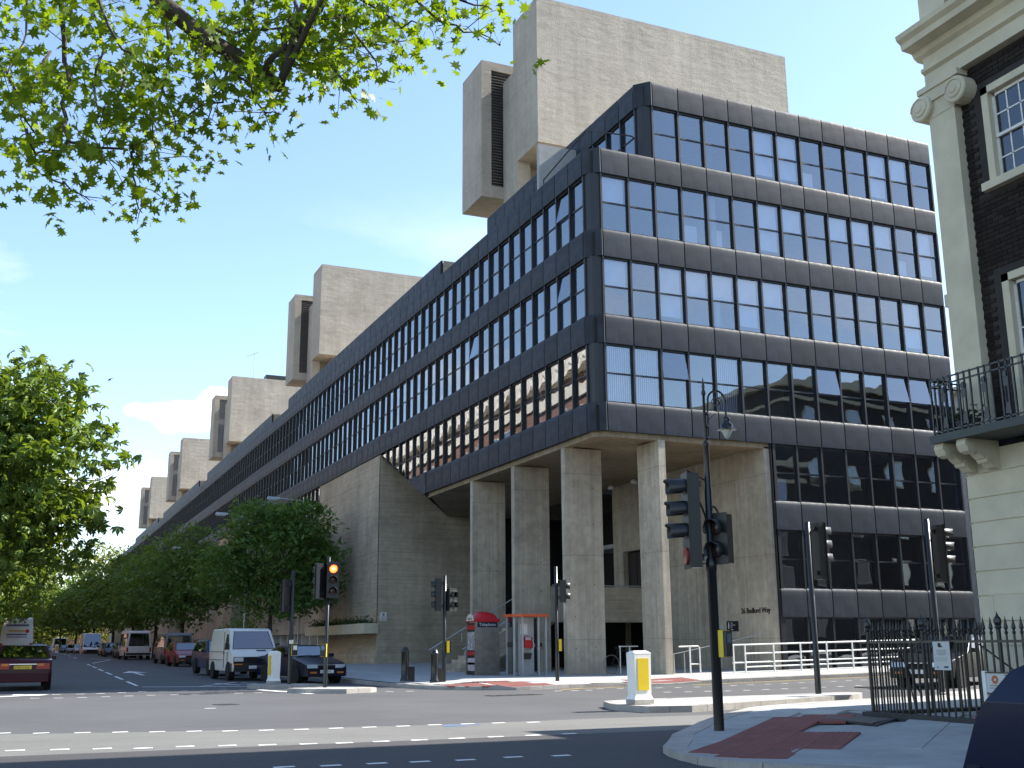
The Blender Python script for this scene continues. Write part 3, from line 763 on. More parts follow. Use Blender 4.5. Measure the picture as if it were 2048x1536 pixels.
# columns: three fins square to the long side, one square to the front
def column(x0,y0,x1,y1,hx):
    mb=MB(); mb.box(x0,y0,.0,x1,y1,zs+.005); o=part(mb,'column',M['conc3'])
    th=MB()
    for z in (1.2,2.35,3.5,4.65,5.8,7.2):
        for f in (.22,.74):
            z_=z+rnd.uniform(-.03,.03)
            if hx: xx=x0+(x1-x0)*f; th.lathe([(0.0,y0-.004),(.022,y0-.004),(.022,y0+.01)],6,(xx,0,z_),'y')
            else: yy=y0+(y1-y0)*f; th.lathe([(0.0,x0-.004),(.022,x0-.004),(.022,x0+.01)],6,(0,yy,z_),'x')
    tag(th.build('tie_holes',M['void'],o),kind='stuff')
column(-.37,2.86,1.22,3.16,True); column(-.37,7.66,1.25,7.96,True); column(-.37,12.4,1.25,12.7,True)
column(2.12,.06,2.41,1.62,False)
# side wall of the court, with doorway; lettering
sw=MB(); sw.prism([(.14,.1),(9.7,.1),(9.7,3.85),(9.7,5.55),(11.45,5.55),(11.45,.1),(12.4,.1),(12.4,8.74),(.14,8.74)][:0] or [(.14,.0),(9.72,.0),(9.72,5.57),(11.45,5.57),(11.45,.0),(12.4,.0),(12.4,8.75),(.14,8.75)],'x',6.9,7.19); part(sw,'court_wall',M['conc3'])
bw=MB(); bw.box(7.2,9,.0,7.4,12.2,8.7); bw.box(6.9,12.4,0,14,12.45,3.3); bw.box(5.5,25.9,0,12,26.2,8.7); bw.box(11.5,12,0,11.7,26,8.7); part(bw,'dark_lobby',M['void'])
dr=MB(); dr.box(7.12,9.8,3.9,7.16,10.55,5.5); dr.box(7.12,10.6,3.9,7.16,11.4,5.5); part(dr,'lobby_door',M['fin'])
lm=mat('dark lettering',(.035,.022,.018),.6,0,.1)
text_mesh('lettering','26 Bedford Way',.30,lm,bld,basis((6.885,2.18,2.46),(0,-1,0),(0,0,1),(-1,0,0)),.012,font_scale=.93)
sg=MB(); sg.box(6.86,2.42,1.80,6.895,3.18,2.19); sgo=part(sg,'wall_sign',M['black'])
tw=mat('sign lettering white',(.6,.6,.6),.6,0,0)
fgm=MB(); fgm.lathe([(0,6.856),(.03,6.856),(.03,6.862)],10,(0,3.03,2.12),'x'); fgm.box(6.856,2.995,1.98,6.862,3.065,2.085); fgm.box(6.856,2.995,1.9,6.862,3.022,1.98); fgm.box(6.856,3.038,1.9,6.862,3.065,1.98); fgm.build('pictogram',tw,sgo)
for s_,z_ in (('Main',2.09),('Reception',2.02),('Exit',1.95),('Office',1.84)): text_mesh('sign_text',s_,.08,tw,sgo,basis((6.856,2.90,z_),(0,-1,0),(0,0,1),(-1,0,0)),.002)
# landing, dark void below, stair
ld=MB(); ld.box(1.5,7.9,2.25,6.9,8.15,3.72); part(ld,'landing_parapet',M['conc2'])
l2=MB(); l2.box(1.6,8.15,2.3,6.9,12.3,2.6); part(l2,'landing_floor',M['conc2'])
lr=MB(); lr.tube([(1.5,7.98,3.78),(6.9,7.98,3.78)],.03,6); part(lr,'landing_rail',M['galv'])
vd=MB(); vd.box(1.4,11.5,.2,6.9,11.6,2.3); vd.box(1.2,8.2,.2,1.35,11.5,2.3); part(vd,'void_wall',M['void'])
st=thing('entrance_stair','concrete entrance stair rising behind the telephone boxes','stairs',(0,0,0))
for k in range(14):
    mb=MB(); x=-2.45+k*.29; z=.25+k*.163; mb.box(x,9.1,z-.2 if k else .1,x+.31,11.0,z+.163); mb.build('step',M['conc2'],st)
sb=MB(); sb.prism([(-1.95,.2),(-1.65,.2),(2.0,2.2),(2.0,3.2),(-1.95,1.0)],'y',8.9,9.1); sb.build('stringer_wall',M['conc2'],st)
def rail2(y,x0,z0,x1,z1):
    mb=MB(); mb.tube([(x0,y,z0),(x1,y,z1)],.028,7)
    n=3
    for i in range(n+1):
        f=.06+.9*i/n; x=x0+(x1-x0)*f; z=z0+(z1-z0)*f; mb.tube([(x,y,z-.5),(x,y,z)],.016,6)
    mb.build('handrail',M['galv'],st)
rail2(10.95,-2.9,1.15,1.2,3.45); rail2(9.0,-2.15,1.16,-.0,2.4)
# dark glazed opening left of column three and lights under the soffit
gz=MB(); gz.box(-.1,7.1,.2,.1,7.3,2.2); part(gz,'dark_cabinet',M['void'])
for (x,y) in ((.9,4.7),(1.2,9.5)):
    mb=MB(); mb.lathe([(.0,0),(.12,0),(.13,.1),(.06,.16),(.06,.2)],10,(x,y,8.54)); part(mb,'ceiling_light',M['black'])
for (x,y) in ((6.3,9.2),(6.3,11.4)):
    mb=MB(); mb.lathe([(.0,-.02),(.14,0),(.16,.1),(.1,.18)],10,(x,y,8.5)); part(mb,'globe_light',M['offwhite'])
# piers along the street and the wall under the slope
def pier(ya,yb,first):
    mb=MB(); prof=[(XW+.06,12.16),(XW+.06,2.10),(.25,2.02),(.25,1.9),(-.60,.85),(-.60,0),(6,0),(6,12.16)]
    n=3 if first else 1
    for q in range(n):
        a=ya+(yb-ya)*q/n+ (.012 if q else 0); b=ya+(yb-ya)*(q+1)/n-(.012 if q<n-1 else 0)
        mb=MB(); mb.prism(prof,'y',a,b); part(mb,'pier_wall',M['conc2'])
pier(26.62,40.9,True)
for a,b in ((62,74),(102,114),(142,154),(182,190)): pier(Y0+a*BW,Y0+b*BW,False)
ws=MB(); ws.prism([(XW+.06,0),(9,0),(9,8.6),(3.75,8.66),(XW+.06,12.12)],'y',26.60,26.75) ; part(ws,'splay_wall',M['conc2'])
lw=MB()
for a,b in gaps: lw.box(1.2,Y0+a*BW,0,1.4,Y0+b*BW,8.9)
part(lw,'low_wall',M['conc2'])
for a,b in gaps[:2]:
    for k in range(a,b,2):
        mb=MB(); y=Y0+k*BW; mb.box(-.3,y,.2,.9,y+.18,2.2); part(mb,'ground_fin',M['offwhite'])
    mb=MB(); mb.box(-.5,Y0+a*BW,2.2,1.2,Y0+b*BW,2.9); part(mb,'ground_band',M['conc2'])
# planter on the first pier
pl=thing('planter_box','pale concrete planter box hung on the boarded pier wall','planter',(0,0,0))
mb=MB()
for (a,b) in ((26.4,31.1),(31.13,35.8),(35.83,40.5)): mb.box(-1.30,a,2.02,-1.18,b,2.58)
mb.box(-1.18,26.4,2.02,-.5,40.5,2.14); mb.box(-1.18,26.4,2.14,-.5,26.52,2.58); mb.build('box',M['stucco'],pl)
mb=MB(); mb.box(-1.18,26.52,2.14,-.5,40.4,2.5); mb.build('soil',M['earth'],pl)
# guard rail and lamps on the parapet
gr=MB(); gr.tube([(-.3,4.5,20.4),(-.3,.55,20.9),(1.6,.35,20.9),(1.75,.35,20.8),(1.75,.35,19.8)],.03,6); gr.tube([(-.3,.55,19.8),(-.3,.55,20.9)],.03,6); gr.tube([(-.3,4.5,19.8),(-.3,4.5,20.4)],.03,6); part(gr,'guard_rail',M['black'])
for i,y in enumerate((16.0,23.6,30.5,38.0,42.4,46.6,51.2,55.6,60.0)):
    mb=MB(); x=.15; mb.lathe([(.0,.0),(.11,.02),(.15,.18),(.15,.34),(.05,.42),(0,.42)],10,(x,y,20.05)); mb.box(x-.03,y-.03,19.6,x+.03,y+.03,20.06); part(mb,'parapet_lamp',mat('orange lamp shade',(.75,.35,.08),.4,0,0) if i==5 else M['white'])
pr_=MB(); pr_.tube([(.25,15.9,20.02),(.25,64,20.02)],.025,5); part(pr_,'parapet_conduit',M['galv'])
# concrete towers
def tower(i):
    y=i*47.465; e=.012
    mb=MB(); mb.box(4.1,14.34+y,27.33,20.7,17.55+y,35.95); o=part(mb,'tower',M['conc'])
    mb=MB(); mb.box(4.1,17.56+y,19.7,20.0,19.03+y,33.0); mb.box(4.1+.0,17.0+y,19.7,4.85,17.545+y,27.32); mb.box(5.6,15.2+y,19.7,19,17.55+y,27.32); mb.build('tower_stem',M['conc'],o)
    mb=MB(); mb.box(2.757,19.03+y,25.85,3.366,22.03+y,34.25); mb.box(3.366,19.03+y,33.72,16,22.03+y,34.25); mb.box(3.366,19.03+y,25.85,16,22.03+y,26.56); mb.box(3.366,21.4+y,26.56,16,22.03+y,33.72); mb.box(4.9,19.6+y,26.56,16,21.4+y,33.72); mb.build('duct_tower',M['conc'],o)
    lv=MB()
    if i<2:
        for k in range(40):
            z=26.6+k*.178; lv.hexa([(3.37,19.06+y,z),(4.9,19.06+y,z),(4.9,19.30+y,z+.11),(3.37,19.30+y,z+.11)],[(3.37,19.06+y,z+.022),(4.9,19.06+y,z+.022),(4.9,19.30+y,z+.13),(3.37,19.30+y,z+.13)])
    lv.box(3.37,19.36+y,26.56,4.9,19.4+y,33.72)
    lv.build('louvre',mat('grey louvre blades',(.20,.20,.20),.5,.3,.1) if i==0 else bpy.data.materials['grey louvre blades'],o)
    if i==2:
        mb=MB(); mb.box(8.6,15.0+y,35.96,15.2,16.6+y,36.7); mb.build('roof_plant',M['fin'],o)
        an=MB(); an.tube([(7.0,15.4+y,35.9),(7.0,15.4+y,39.6)],.04,5); an.tube([(6.0,15.4+y,39.0),(7.6,15.4+y,39.8)],.03,5)
        for k in range(5): an.tube([(6.1+k*.3,15.0+y,39.05+k*.15),(6.1+k*.3,15.8+y,39.05+k*.15)],.015,4)
        an.build('aerial',M['galv'],o)
for i in range(5): tower(i)
# ------------------------------------------------------------------ the terrace house at the right
geo = thing('terrace_house','tall cream and dark brick terrace house with an Ionic pilaster and balcony at the right','building',(0,0,0))
def gp_(mb,name,m,parent=None,smooth=False): return mb.build(name,m,parent or geo,smooth)
GX=-5.6; GN=-21.85; GS=-62
brickm = mat('sooty brick',(.022,.017,.014),.9,0,.25,8,.2,.4,60,.35)
mortar = mat('sooty mortar',(.032,.029,.026),.95,0,.2,8)
def brick_wall_mat():
    m,t,b = newmat('sooty brickwork'); br=t.nodes.new('ShaderNodeTexBrick'); br.inputs['Scale'].default_value=1; br.inputs['Brick Width'].default_value=.225; br.inputs['Row Height'].default_value=.075; br.inputs['Mortar Size'].default_value=.006
    br.inputs['Color1'].default_value=(.040,.031,.026,1); br.inputs['Color2'].default_value=(.024,.020,.018,1); br.inputs['Mortar'].default_value=(.055,.05,.045,1)
    c=t.nodes.new('ShaderNodeTexCoord'); mp=t.nodes.new('ShaderNodeMapping'); mp.inputs['Rotation'].default_value=(PI/2,0,PI/2); t.links.new(c.outputs['Object'],mp.inputs[0]); t.links.new(mp.outputs[0],br.inputs['Vector'])
    t.links.new(br.outputs[0],b.inputs['Base Color']); b.inputs['Roughness'].default_value=.9; return m
bwm=brick_wall_mat()
BX=-5.47
WN=[(-22.86,-24.15,8.40,10.02),(-22.86,-24.15,4.46,6.86),(-22.86,-24.15,11.95,13.4)]   # openings y0>y1, z0,z1
more=[]
for k in range(1,9): more += [(a-3.1*k,b-3.1*k,c,d) for a,b,c,d in WN]
# brick backing with openings: strips between the windows
mb=MB(); ops=sorted([(w[1],w[0]) for w in [WN[0]]+[m for m in more if m[2]==8.40]])
def wall_strips(mb,x0,x1,ya,yb,za,zb,holes):
    ys=sorted({ya,yb,*[h[0] for h in holes],*[h[1] for h in holes]})
    for a,b in zip(ys,ys[1:]):
        cut=sorted([(h[2],h[3]) for h in holes if min(h[0],h[1])<=a+1e-6 and max(h[0],h[1])>=b-1e-6]); z=za
        for c,d in cut:
            if c>z: mb.box(x0,a,z,x1,b,c)
            z=max(z,d)
        if z<zb: mb.box(x0,a,z,x1,b,zb)
wall_strips(mb,BX+.012,BX+.3,GS,-24.6,4.2,15.6,[w for w in more]); gp_(mb,'brick_wall',bwm)
mb=MB(); wall_strips(mb,BX+.012,BX+.3,-24.6,GN-.02,4.2,15.6,WN); gp_(mb,'mortar_bed',mortar)
# single bricks of the visible bay
bm_=MB(); bm_.box(0,-.1075,0,.06,.1075,.065); brick_me=bm_.mesh('brick',brickm)
bh_=MB(); bh_.box(0,-.05,0,.06,.05,.065); half_me=bh_.mesh('brick',brickm)
nb=0; rest=[]
row=0; z=4.46
while z < 10.4:
    y=-22.23-(.0 if row%2 else .1125)
    while y > -24.55:
        cy=y-.1125; ok=True
        for (a,b,c,d) in WN:
            if cy-.11 < a+.12 and cy+.11 > b-.12 and z+.065 > c-.14 and z < d+.10: ok=False
        if ok and cy+.1075 < -22.28:
            m4=Matrix.Translation((BX-rnd.uniform(0,.006),cy,z))
            if nb<300 and cy>-24.2: link('brick',brick_me,geo,mat4=m4); nb+=1
            else: rest.append(m4)
        y-=.225
    z+=.075; row+=1
V=MB()
for m4 in rest:
    x,y,z=m4.translation; V.box(x,y-.1075,z,x+.06,y+.1075,z+.065)
if V.v: tag(gp_(V,'bricks',brickm),kind='stuff')
# stuccoed ground floor in coursed blocks
hol=[(-23.05,-24.15,1.2,3.75)]+[(-23.05-3.1*k,-24.15-3.1*k,1.2,3.75) for k in range(1,9)]
nc=0
for k in range(11):
    z0=.15+k*.37; z1=z0+.345
    ys=[GN]; 
    hs=[h for h in hol if h[2]<z1-.05 and h[3]>z0+.05]
    y=GN
    for h in hs[:1]:
        mb=MB(); mb.box(GX,h[0],z0,GX+.4,y,z1); gp_(mb,'stucco_course',M['stucco']); y=h[1]
    mb=MB(); wall_strips(mb,GX,GX+.4,GS,y,z0,z1,[(h[0],h[1],z0-1,z1+1) for h in hs[1:]]); gp_(mb,'stucco_course',M['stucco'])
mb=MB(); wall_strips(mb,GX+.02,GX+.4,GS,GN-.02,.1,4.2,hol); gp_(mb,'stucco_wall',M['stucco'])
mb=MB(); mb.box(GX-.02,-22.93,1.62,GX+.02,-22.12,1.66); mb.box(GX-.02,-22.93,2.0,GX+.02,-22.12,2.04); mb.box(GX-.02,-22.16,1.66,GX+.02,-22.12,2.0); mb.box(GX-.012,-22.92,1.66,GX+.02,-22.16,2.0); gp_(mb,'name_plaque',M['stucco'])
mb=MB(); mb.box(GX,GN-.012,.1,6,GN+.0,4.2); mb.box(BX+.02,GN-.3,4.2,6,GN-.01,15.6); gp_(mb,'side_wall',M['stucco'])
mb=MB(); mb.box(-3.0,-30,.0,7,-19.5,7.6); mb.box(-3.15,-30,7.6,7.1,-19.4,7.85); gp_(mb,'unseen_shade_block',M['stucco'])  # unseen block added so its shadow covers the near corner pavement
# windows
glG=mat_pane('old window glass',(.25,.27,.27),.07,.004,2.0)
def sash(a,b,z0,z1,cols=4,rws=4):
    w=MB(); d=.16
    w.box(BX-.03,a-.13,z0,BX+d,a,z1); w.box(BX-.03,b,z0,BX+d,b+.13,z1); w.box(BX-.03,b,z1-.12,BX+d,a,z1)      # stucco lining
    o=gp_(w,'window',M['stucco'])
    s=MB(); s.box(BX-.12,b-.10,z0-.13,BX+.2,a+.10,z0+.0); s.build('sill',M['stucco'],o)
    y0,y1=b+.15,a-.15; zt=z1-.13; f=MB(); x0,x1=BX+.07,BX+.11
    f.box(x0,y0-.02,z0,x1,y0+.03,zt); f.box(x0,y1-.03,z0,x1,y1+.02,zt); f.box(x0,y0,zt-.05,x1,y1,zt); f.box(x0,y0,z0,x1,y1,z0+.06); f.box(x0-.03,y0,(z0+zt)/2-.025,x1,y1,(z0+zt)/2+.025)
    for c in range(1,cols): y=y0+(y1-y0)*c/cols; f.box(x0+.01,y-.012,z0,x1,y+.012,zt)
    for r_ in range(1,rws):
        if r_*2!=rws: z=z0+(zt-z0)*r_/rws; f.box(x0+.01,y0,z-.012,x1,y1,z+.012)
    f.build('sash_frame',M['offwhite'],o)
    for c in range(cols):
        for r_ in range(rws):
            p=MB(); p.box(x0+.02,y0+(y1-y0)*c/cols,z0+(zt-z0)*r_/rws,x0+.024,y0+(y1-y0)*(c+1)/cols,z0+(zt-z0)*(r_+1)/rws); q=p.build('pane',glG,o,loc=None); 
    k=MB(); k.box(BX+.5,b,z0,BX+.52,a,z1); k.build('dark_room',M['void'],o)
    return o
o=sash(*WN[0]); 
o=sash(*WN[1],cols=3,rws=3); o=sash(*WN[2])
ct=MB()
for k in range(6):
    u=.10*k; ct.hexa([(BX+.3,-23.0-u,4.9),(BX+.33,-23.04-u,4.9),(BX+.33,-23.09-u,4.9),(BX+.3,-23.05-u,4.9)],[(BX+.3,-23.02-u*.6,6.7),(BX+.33,-23.05-u*.6,6.7),(BX+.33,-23.09-u*.6,6.7),(BX+.3,-23.06-u*.6,6.7)])
ct.build('curtain',M['blind'],o)
mb=MB()
for (a,b,z0,z1) in more: mb.box(BX+.1,b+.1,z0+.05,BX+.12,a-.1,z1-.05)
for h in hol[1:]: mb.box(GX+.25,h[1],h[2],GX+.27,h[0],h[3])
tag(gp_(mb,'far_panes',glG),kind='stuff')
w=MB(); w.box(GX-.06,-24.2,1.1,GX+.3,-23.0,1.2); w.box(GX+.12,-24.15,1.2,GX+.2,-23.05,3.75); gp_(w,'ground_window',mat('brown blind',(.10,.055,.02),.7,0,.1))
# pilaster with Ionic capital
mb=MB(); mb.box(GX-.02,-22.42,4.42,BX+.1,-21.86,9.92); gp_(mb,'pilaster',M['stucco'])
cp=MB(); cp.box(GX-.10,-22.62,10.40,BX+.1,-21.72,10.50); cp.box(GX-.07,-22.55,10.2,BX+.1,-21.80,10.40); cp.box(GX-.03,-22.44,9.92,BX+.1,-21.86,10.2)
for cy in (-22.55,-21.78):
    for (r0,r1,dx) in ((.225,.225,0),(.15,.15,-.025),(.08,.07,-.045)):
        cp.lathe([(0,GX-.13+dx),(r0-.02,GX-.13+dx),(r0,GX-.11+dx),(r1,BX+.08),(0,BX+.08)],20,(0,cy,10.14),'x')
    sp=[(GX-.135,cy+math.cos(a)*(.20-.016*a),10.14+math.sin(a)*(.20-.016*a)*(1 if cy<-22 else 1)) for a in np.arange(0,11,.45)]
    cp.tube(sp,.016,5)
co=gp_(cp,'capital',M['stucco'])
# entablature, cornice, attic
mb=MB(); mb.prism([(GX-.02,10.50),(BX+.2,10.50),(BX+.2,11.40),(GX-.02,11.40),(GX-.02,10.86),(GX-.09,10.84),(GX-.09,10.78),(GX-.02,10.74)],'y',GS,GN); gp_(mb,'entablature',M['stucco'])
mb=MB(); mb.prism([(GX-.02,11.05),(GX-.10,11.10),(GX-.14,11.18),(GX-.36,11.20),(GX-.38,11.30),(GX-.46,11.36),(GX-.48,11.44),(GX-.2,11.5),(BX+.2,11.52),(BX+.2,11.05)],'y',GS,GN+.12); gp_(mb,'cornice',M['stucco'])
mb=MB(); mb.box(GX+.0,-22.42,11.5,BX+.2,GN-.0,15.6); gp_(mb,'attic_pilaster',M['stucco'])
mb=MB(); mb.box(GX-.25,GS,15.6,BX+.4,GN+.1,15.9); mb.box(BX,GS,15.9,BX+.35,GN,16.4); gp_(mb,'parapet',M['stucco'])
mb=MB(); mb.box(BX+.3,GS,12,6,GN-.3,15.9); gp_(mb,'roof',M['fin'])
# balcony
bal=MB(); bal.box(-6.34,GS,4.29,GX,-21.92,4.41); bo=gp_(bal,'balcony',mat('lead grey painted edge',(.045,.055,.05),.6,0,.15))
for cy in (-22.02,-22.47,-25.2,-25.65):
    b=MB(); prof=[(GX,4.29),(-6.26,4.29),(-6.28,4.20),(-6.22,4.10),(-6.12,4.07),(-6.06,4.13),(-6.0,4.06),(-5.92,4.0),(-5.86,4.04),(-5.8,3.93),(-5.72,3.88),(GX,3.86)]
    b.prism(prof,'y',cy-.09,cy+.09)
    for (x,z,r) in ((-6.18,4.18,.075),(-5.83,4.0,.06)): b.lathe([(0,cy-.10),(r,cy-.10),(r,cy+.10),(0,cy+.10)],12,(x,0,z),'y')
    b.build('bracket',M['stucco'],bo)
rl=MB(); xr=-6.28
def bar(mb,x,y,z0,z1,w=.012): mb.box(x-w,y-w,z0,x+w,y+w,z1)
for (z,) in ((5.28,),(5.18,),(4.46,)): rl.box(xr-.012,-34,z-.012,xr+.012,-21.98,z+.012); rl.box(xr,-21.992,z-.012,GX,-21.968,z+.012)
rl.build('balcony_rail',M['blackg'],bo)
y=-21.98; k=0
while y>-27:
    b=MB(); bar(b,xr,y,4.41,5.30)
    if k%3==1:
        yc=y-.085
        b.lathe([(0,xr-.012),(.055,xr-.012),(.055,xr+.012),(0,xr+.012)],10,(0,yc,5.08),'x')
        b.hexa([(xr-.01,yc-.045,4.9),(xr+.01,yc-.045,4.9),(xr+.01,yc+.045,4.9),(xr-.01,yc+.045,4.9)],[(xr-.01,yc-.05,5.03),(xr+.01,yc-.05,5.03),(xr+.01,yc+.05,5.03),(xr-.01,yc+.05,5.03)])
        b.hexa([(xr-.01,yc-.055,4.5),(xr+.01,yc-.055,4.5),(xr+.01,yc+.055,4.5),(xr-.01,yc+.055,4.5)],[(xr-.01,yc-.03,4.66),(xr+.01,yc-.03,4.66),(xr+.01,yc+.03,4.66),(xr-.01,yc+.03,4.66)])
        bar(b,xr,yc-.03,4.5,5.0,.006); bar(b,xr,yc+.03,4.5,5.0,.006)
    b.build('baluster',M['blackg'],bo); y-=.115 if k%3 else .17; k+=1
for k in range(6):
    b=MB(); bar(b,-6.2+k*.12,-21.98,4.41,5.28); b.build('baluster',M['blackg'],bo)
def leafball(mb,c,r,n,s):
    for _ in range(n):
        v=Vector((rnd.gauss(0,1),rnd.gauss(0,1),rnd.gauss(0,1))).normalized()*r*rnd.uniform(.3,1); p=Vector(c)+v
        a=Vector((rnd.gauss(0,1),rnd.gauss(0,1),rnd.gauss(0,1))).normalized()*s; b=a.orthogonal().normalized()*s*.6
        mb.face([p-a,p+b,p+a,p-b])
gleaf=mat_leaf('plant leaf',(.02,.035,.012),(.04,.07,.02),.3)
pot=thing('potted_plant','dark trailing plants in pots along the floor of the balcony','plant',(0,0,4.41))
mb=MB()
for y in (-22.15,-22.4,-22.62): mb.lathe([(0,0),(.08,0),(.11,.17),(.09,.17),(.0,.15)],10,(-6.12,y,0)); 
mb.build('pot',mat('grey pot',(.06,.055,.06),.7),pot)
mb=MB()
for y in (-22.1,-22.3,-22.5,-22.7): leafball(mb,(-6.12,y,.24),.16,70,.04)
tag(mb.build('leaves',gleaf,pot),kind='stuff')

# area railings
rail=thing('iron_railings','black spear headed iron railings round the basement area of the cream house','railings',(0,0,0))
spear=MB(); spear.tube([(0,0,.0),(0,0,1.16)],.0155,6); spear.lathe([(.013,1.14),(.026,1.17),(.02,1.19),(.012,1.2),(.03,1.235),(.02,1.29),(.002,1.39)],6)
spear_me=spear.mesh('bar',M['blackg'])
stub=MB(); stub.tube([(0,0,0),(0,0,1.25)],.03,8); stub.lathe([(.03,1.22),(.05,1.24),(.04,1.27),(.055,1.31),(.05,1.36),(.02,1.4),(.0,1.46)],10)
stan_me=stub.mesh('standard',M['blackg'])
def run(a,b,n,stan=()):
    a,b=Vector(a),Vector(b)
    for k in range(n+1):
        p=a.lerp(b,k/n); z=.26
        link('standard' if k in stan else 'bar',stan_me if k in stan else spear_me,rail,loc=(p.x,p.y,z))
    m=MB(); d=(b-a).normalized(); nn=Vector((-d.y,d.x))*.02
    for z in (1.30,): m.hexa([(*(p),z) for p in (a-nn,b-nn,b+nn,a+nn)],[(*(p),z+.035) for p in (a-nn,b-nn,b+nn,a+nn)])
    m.build('rail',M['blackg'],rail)
    m=MB(); nn=nn*7; m.hexa([(*(p),.05) for p in (a-nn-d*.1,b-nn,b+nn,a+nn-d*.1)],[(*(p),.265) for p in (a-nn-d*.1,b-nn,b+nn,a+nn-d*.1)]); m.build('plinth',mat('dark plinth stone',(.035,.034,.032),.8,0,.2) if 'dark plinth stone' not in bpy.data.materials else bpy.data.materials['dark plinth stone'],rail)
run((-6.72,-20.62),(-6.78,-28.0),56,(0,9,20))
run((-6.60,-20.56),(-2.2,-20.3),36,(10,22))
m=MB(); m.tube([(-6.72,-21.2,1.3),(-6.35,-21.3,.5)],.012,5); m.tube([(-6.75,-22.9,1.28),(-6.5,-23.6,.7)],.012,5); m.tube([(-6.0,-20.55,1.28),(-6.4,-21.2,.3)],.012,5); m.build('brace',M['blackg'],rail)
paper=mat('notice board white',(.48,.50,.48),.5,0,.04); ink=mat('grey notice print',(.16,.16,.16),.6,0,0); inkb=mat('black notice print',(.02,.02,.02),.6,0,0)
nb_=thing('railing_notice','white printed notice with a small dark emblem tied to the railings','notice',(-6.80,-22.24,.92))
m=MB(); m.box(-.008,-.16,0,.0,.16,.40); m.build('board',paper,nb_)
m=MB()
for k,wd in enumerate((.2,.18,.2,.14)): m.box(-.0095,-wd/2,.275-k*.022,-.008,wd/2,.283-k*.022)
for k,wd in enumerate((.24,.25,.2)): m.box(-.0095,-wd/2,.17-k*.022,-.008,wd/2,.174-k*.022)
m.build('print',ink,nb_)
m=MB(); m.lathe([(0,-.0095),(.035,-.0095),(.035,-.008)],10,(0,.03,.35),'x'); m.box(-.0095,-.03,.32,-.008,.03,.335); m.prism([(.11,.03),(.08,.03),(.095,.06)],'x',-.0095,-.008); m.box(-.0095,-.11,.03,-.008,-.03,.055); m.build('emblem',inkb,nb_)
ts=thing('street_sign','white sign board with an orange flower emblem on posts by the blue car','sign',(-8.05,-24.2,.2))
m=MB(); m.box(-.02,-.03,0,.02,.03,.76); m.box(-.02,-1.09,0,.02,-1.03,.76); m.build('post',M['offwhite'],ts)
m=MB(); m.box(-.03,-1.05,.50,-.021,-.05,.74); m.build('board',paper,ts)
m=MB()
for (a0,a1,b0,b1) in ((-1.06,-.04,.735,.75),(-1.06,-.04,.49,.505)): m.box(-.036,a0,b0,-.018,a1,b1)
m.build('frame',M['black'],ts)
m=MB()
for k in range(8):
    a=k*PI/4; m.lathe([(0,-.033),(.020,-.033),(.020,-.030)],8,(0,-.185+.036*math.cos(a),.66+.036*math.sin(a)),'x')
m.build('emblem',mat('orange emblem',(.55,.16,.05),.5,0,0),ts)
text_mesh('sign_text','TAVI',.10,inkb,ts,basis((-.032,-.33,.655),(0,-1,0),(0,0,1),(-1,0,0)),.001)
m=MB()
for k in range(2): m.box(-.033,-.25,.585-k*.03,-.030,-.10,.595-k*.03)
m.build('print',ink,ts)

# ------------------------------------------------------------------ white guard rail before the basement
wr=thing('guard_railing','white painted tubular guard railing along the front of the dark glass wing','railings',(0,0,0))
gy=-.55
def zr(x): return top_main(x,-.6)
for x in (4.55,5.05,6.3,7.5,8.7,9.9,11.2,12.5,13.8,15.2):
    m=MB(); m.tube([(x,gy,zr(x)),(x,gy,zr(x)+1.0)],.03,7); m.build('post',M['offwhite'],wr)
for dz,x0 in ((.98,4.5),(.67,5.05),(.36,4.5),(.20,5.05)):
    m=MB(); m.tube([(x,gy,zr(x)+dz) for x in (x0,8,12,16.5)],.026,7); m.build('rail',M['white'],wr)
w2=thing('guard_railing','short rusty white guard rail with rounded corner beside the front pillar','railings',(0,0,0))
m=MB(); m.tube([(2.5,-.2,zr(2)+.98),(3.3,-.2,zr(3)+.98),(3.36,-.2,zr(3)+.93),(3.36,-.2,zr(3))],.027,7); m.build('rail',M['offwhite'],w2)
for x in (2.95,): m=MB(); m.tube([(x,-.2,zr(x)),(x,-.2,zr(x)+.98)],.027,7); m.build('post',M['offwhite'],w2)
m=MB(); m.tube([(2.95,-.2,zr(3)+.36),(3.36,-.2,zr(3)+.36)],.02,6); m.build('rail',M['offwhite'],w2)
w3=thing('guard_railing','thin rusty rail across the dark opening between the two front pillars','railings',(0,0,0))
m=MB(); m.tube([(1.3,2.0,1.25),(2.1,2.0,1.25)],.022,6); m.build('rail',M['offwhite'],w3)
for x in (1.35,1.75): m=MB(); m.tube([(x,2.0,.25),(x,2.0,1.25)],.022,6); m.build('post',M['offwhite'],w3)
m=MB(); m.tube([(2.6,.5,.95),(4.2,.35,1.25),(6.8,.3,1.75)],.015,5); m.build('ramp_rail',M['galv'],wr)
for x,h in ((2.72,.75),(3.15,.8)): m=MB(); m.tube([(x,.5,.25),(x,.5,.25+h)],.02,6); m.build('ramp_post',M['galv'],wr)
bk_=thing('bicycle','black bicycle leaning in the dark opening behind the thin rail','bicycle',(1.75,2.5,.27))
for cx in (-.5,.52):
    m=MB(); m.tube([(cx+.33*math.cos(a),0,.34+.33*math.sin(a)) for a in np.linspace(0,2*PI,25)],.018,5); m.build('wheel',M['steel'],bk_)
m=MB()
for a,b in (((-.5,0,.34),(-.05,0,.3)),((-.5,0,.34),(-.2,0,.85)),((-.05,0,.3),(-.2,0,.9)),((-.05,0,.3),(.38,0,.8)),((-.2,0,.82),(.38,0,.82)),((.36,0,.9),(.52,0,.34))): m.tube([a,b],.016,6)
m.build('frame',M['black'],bk_)
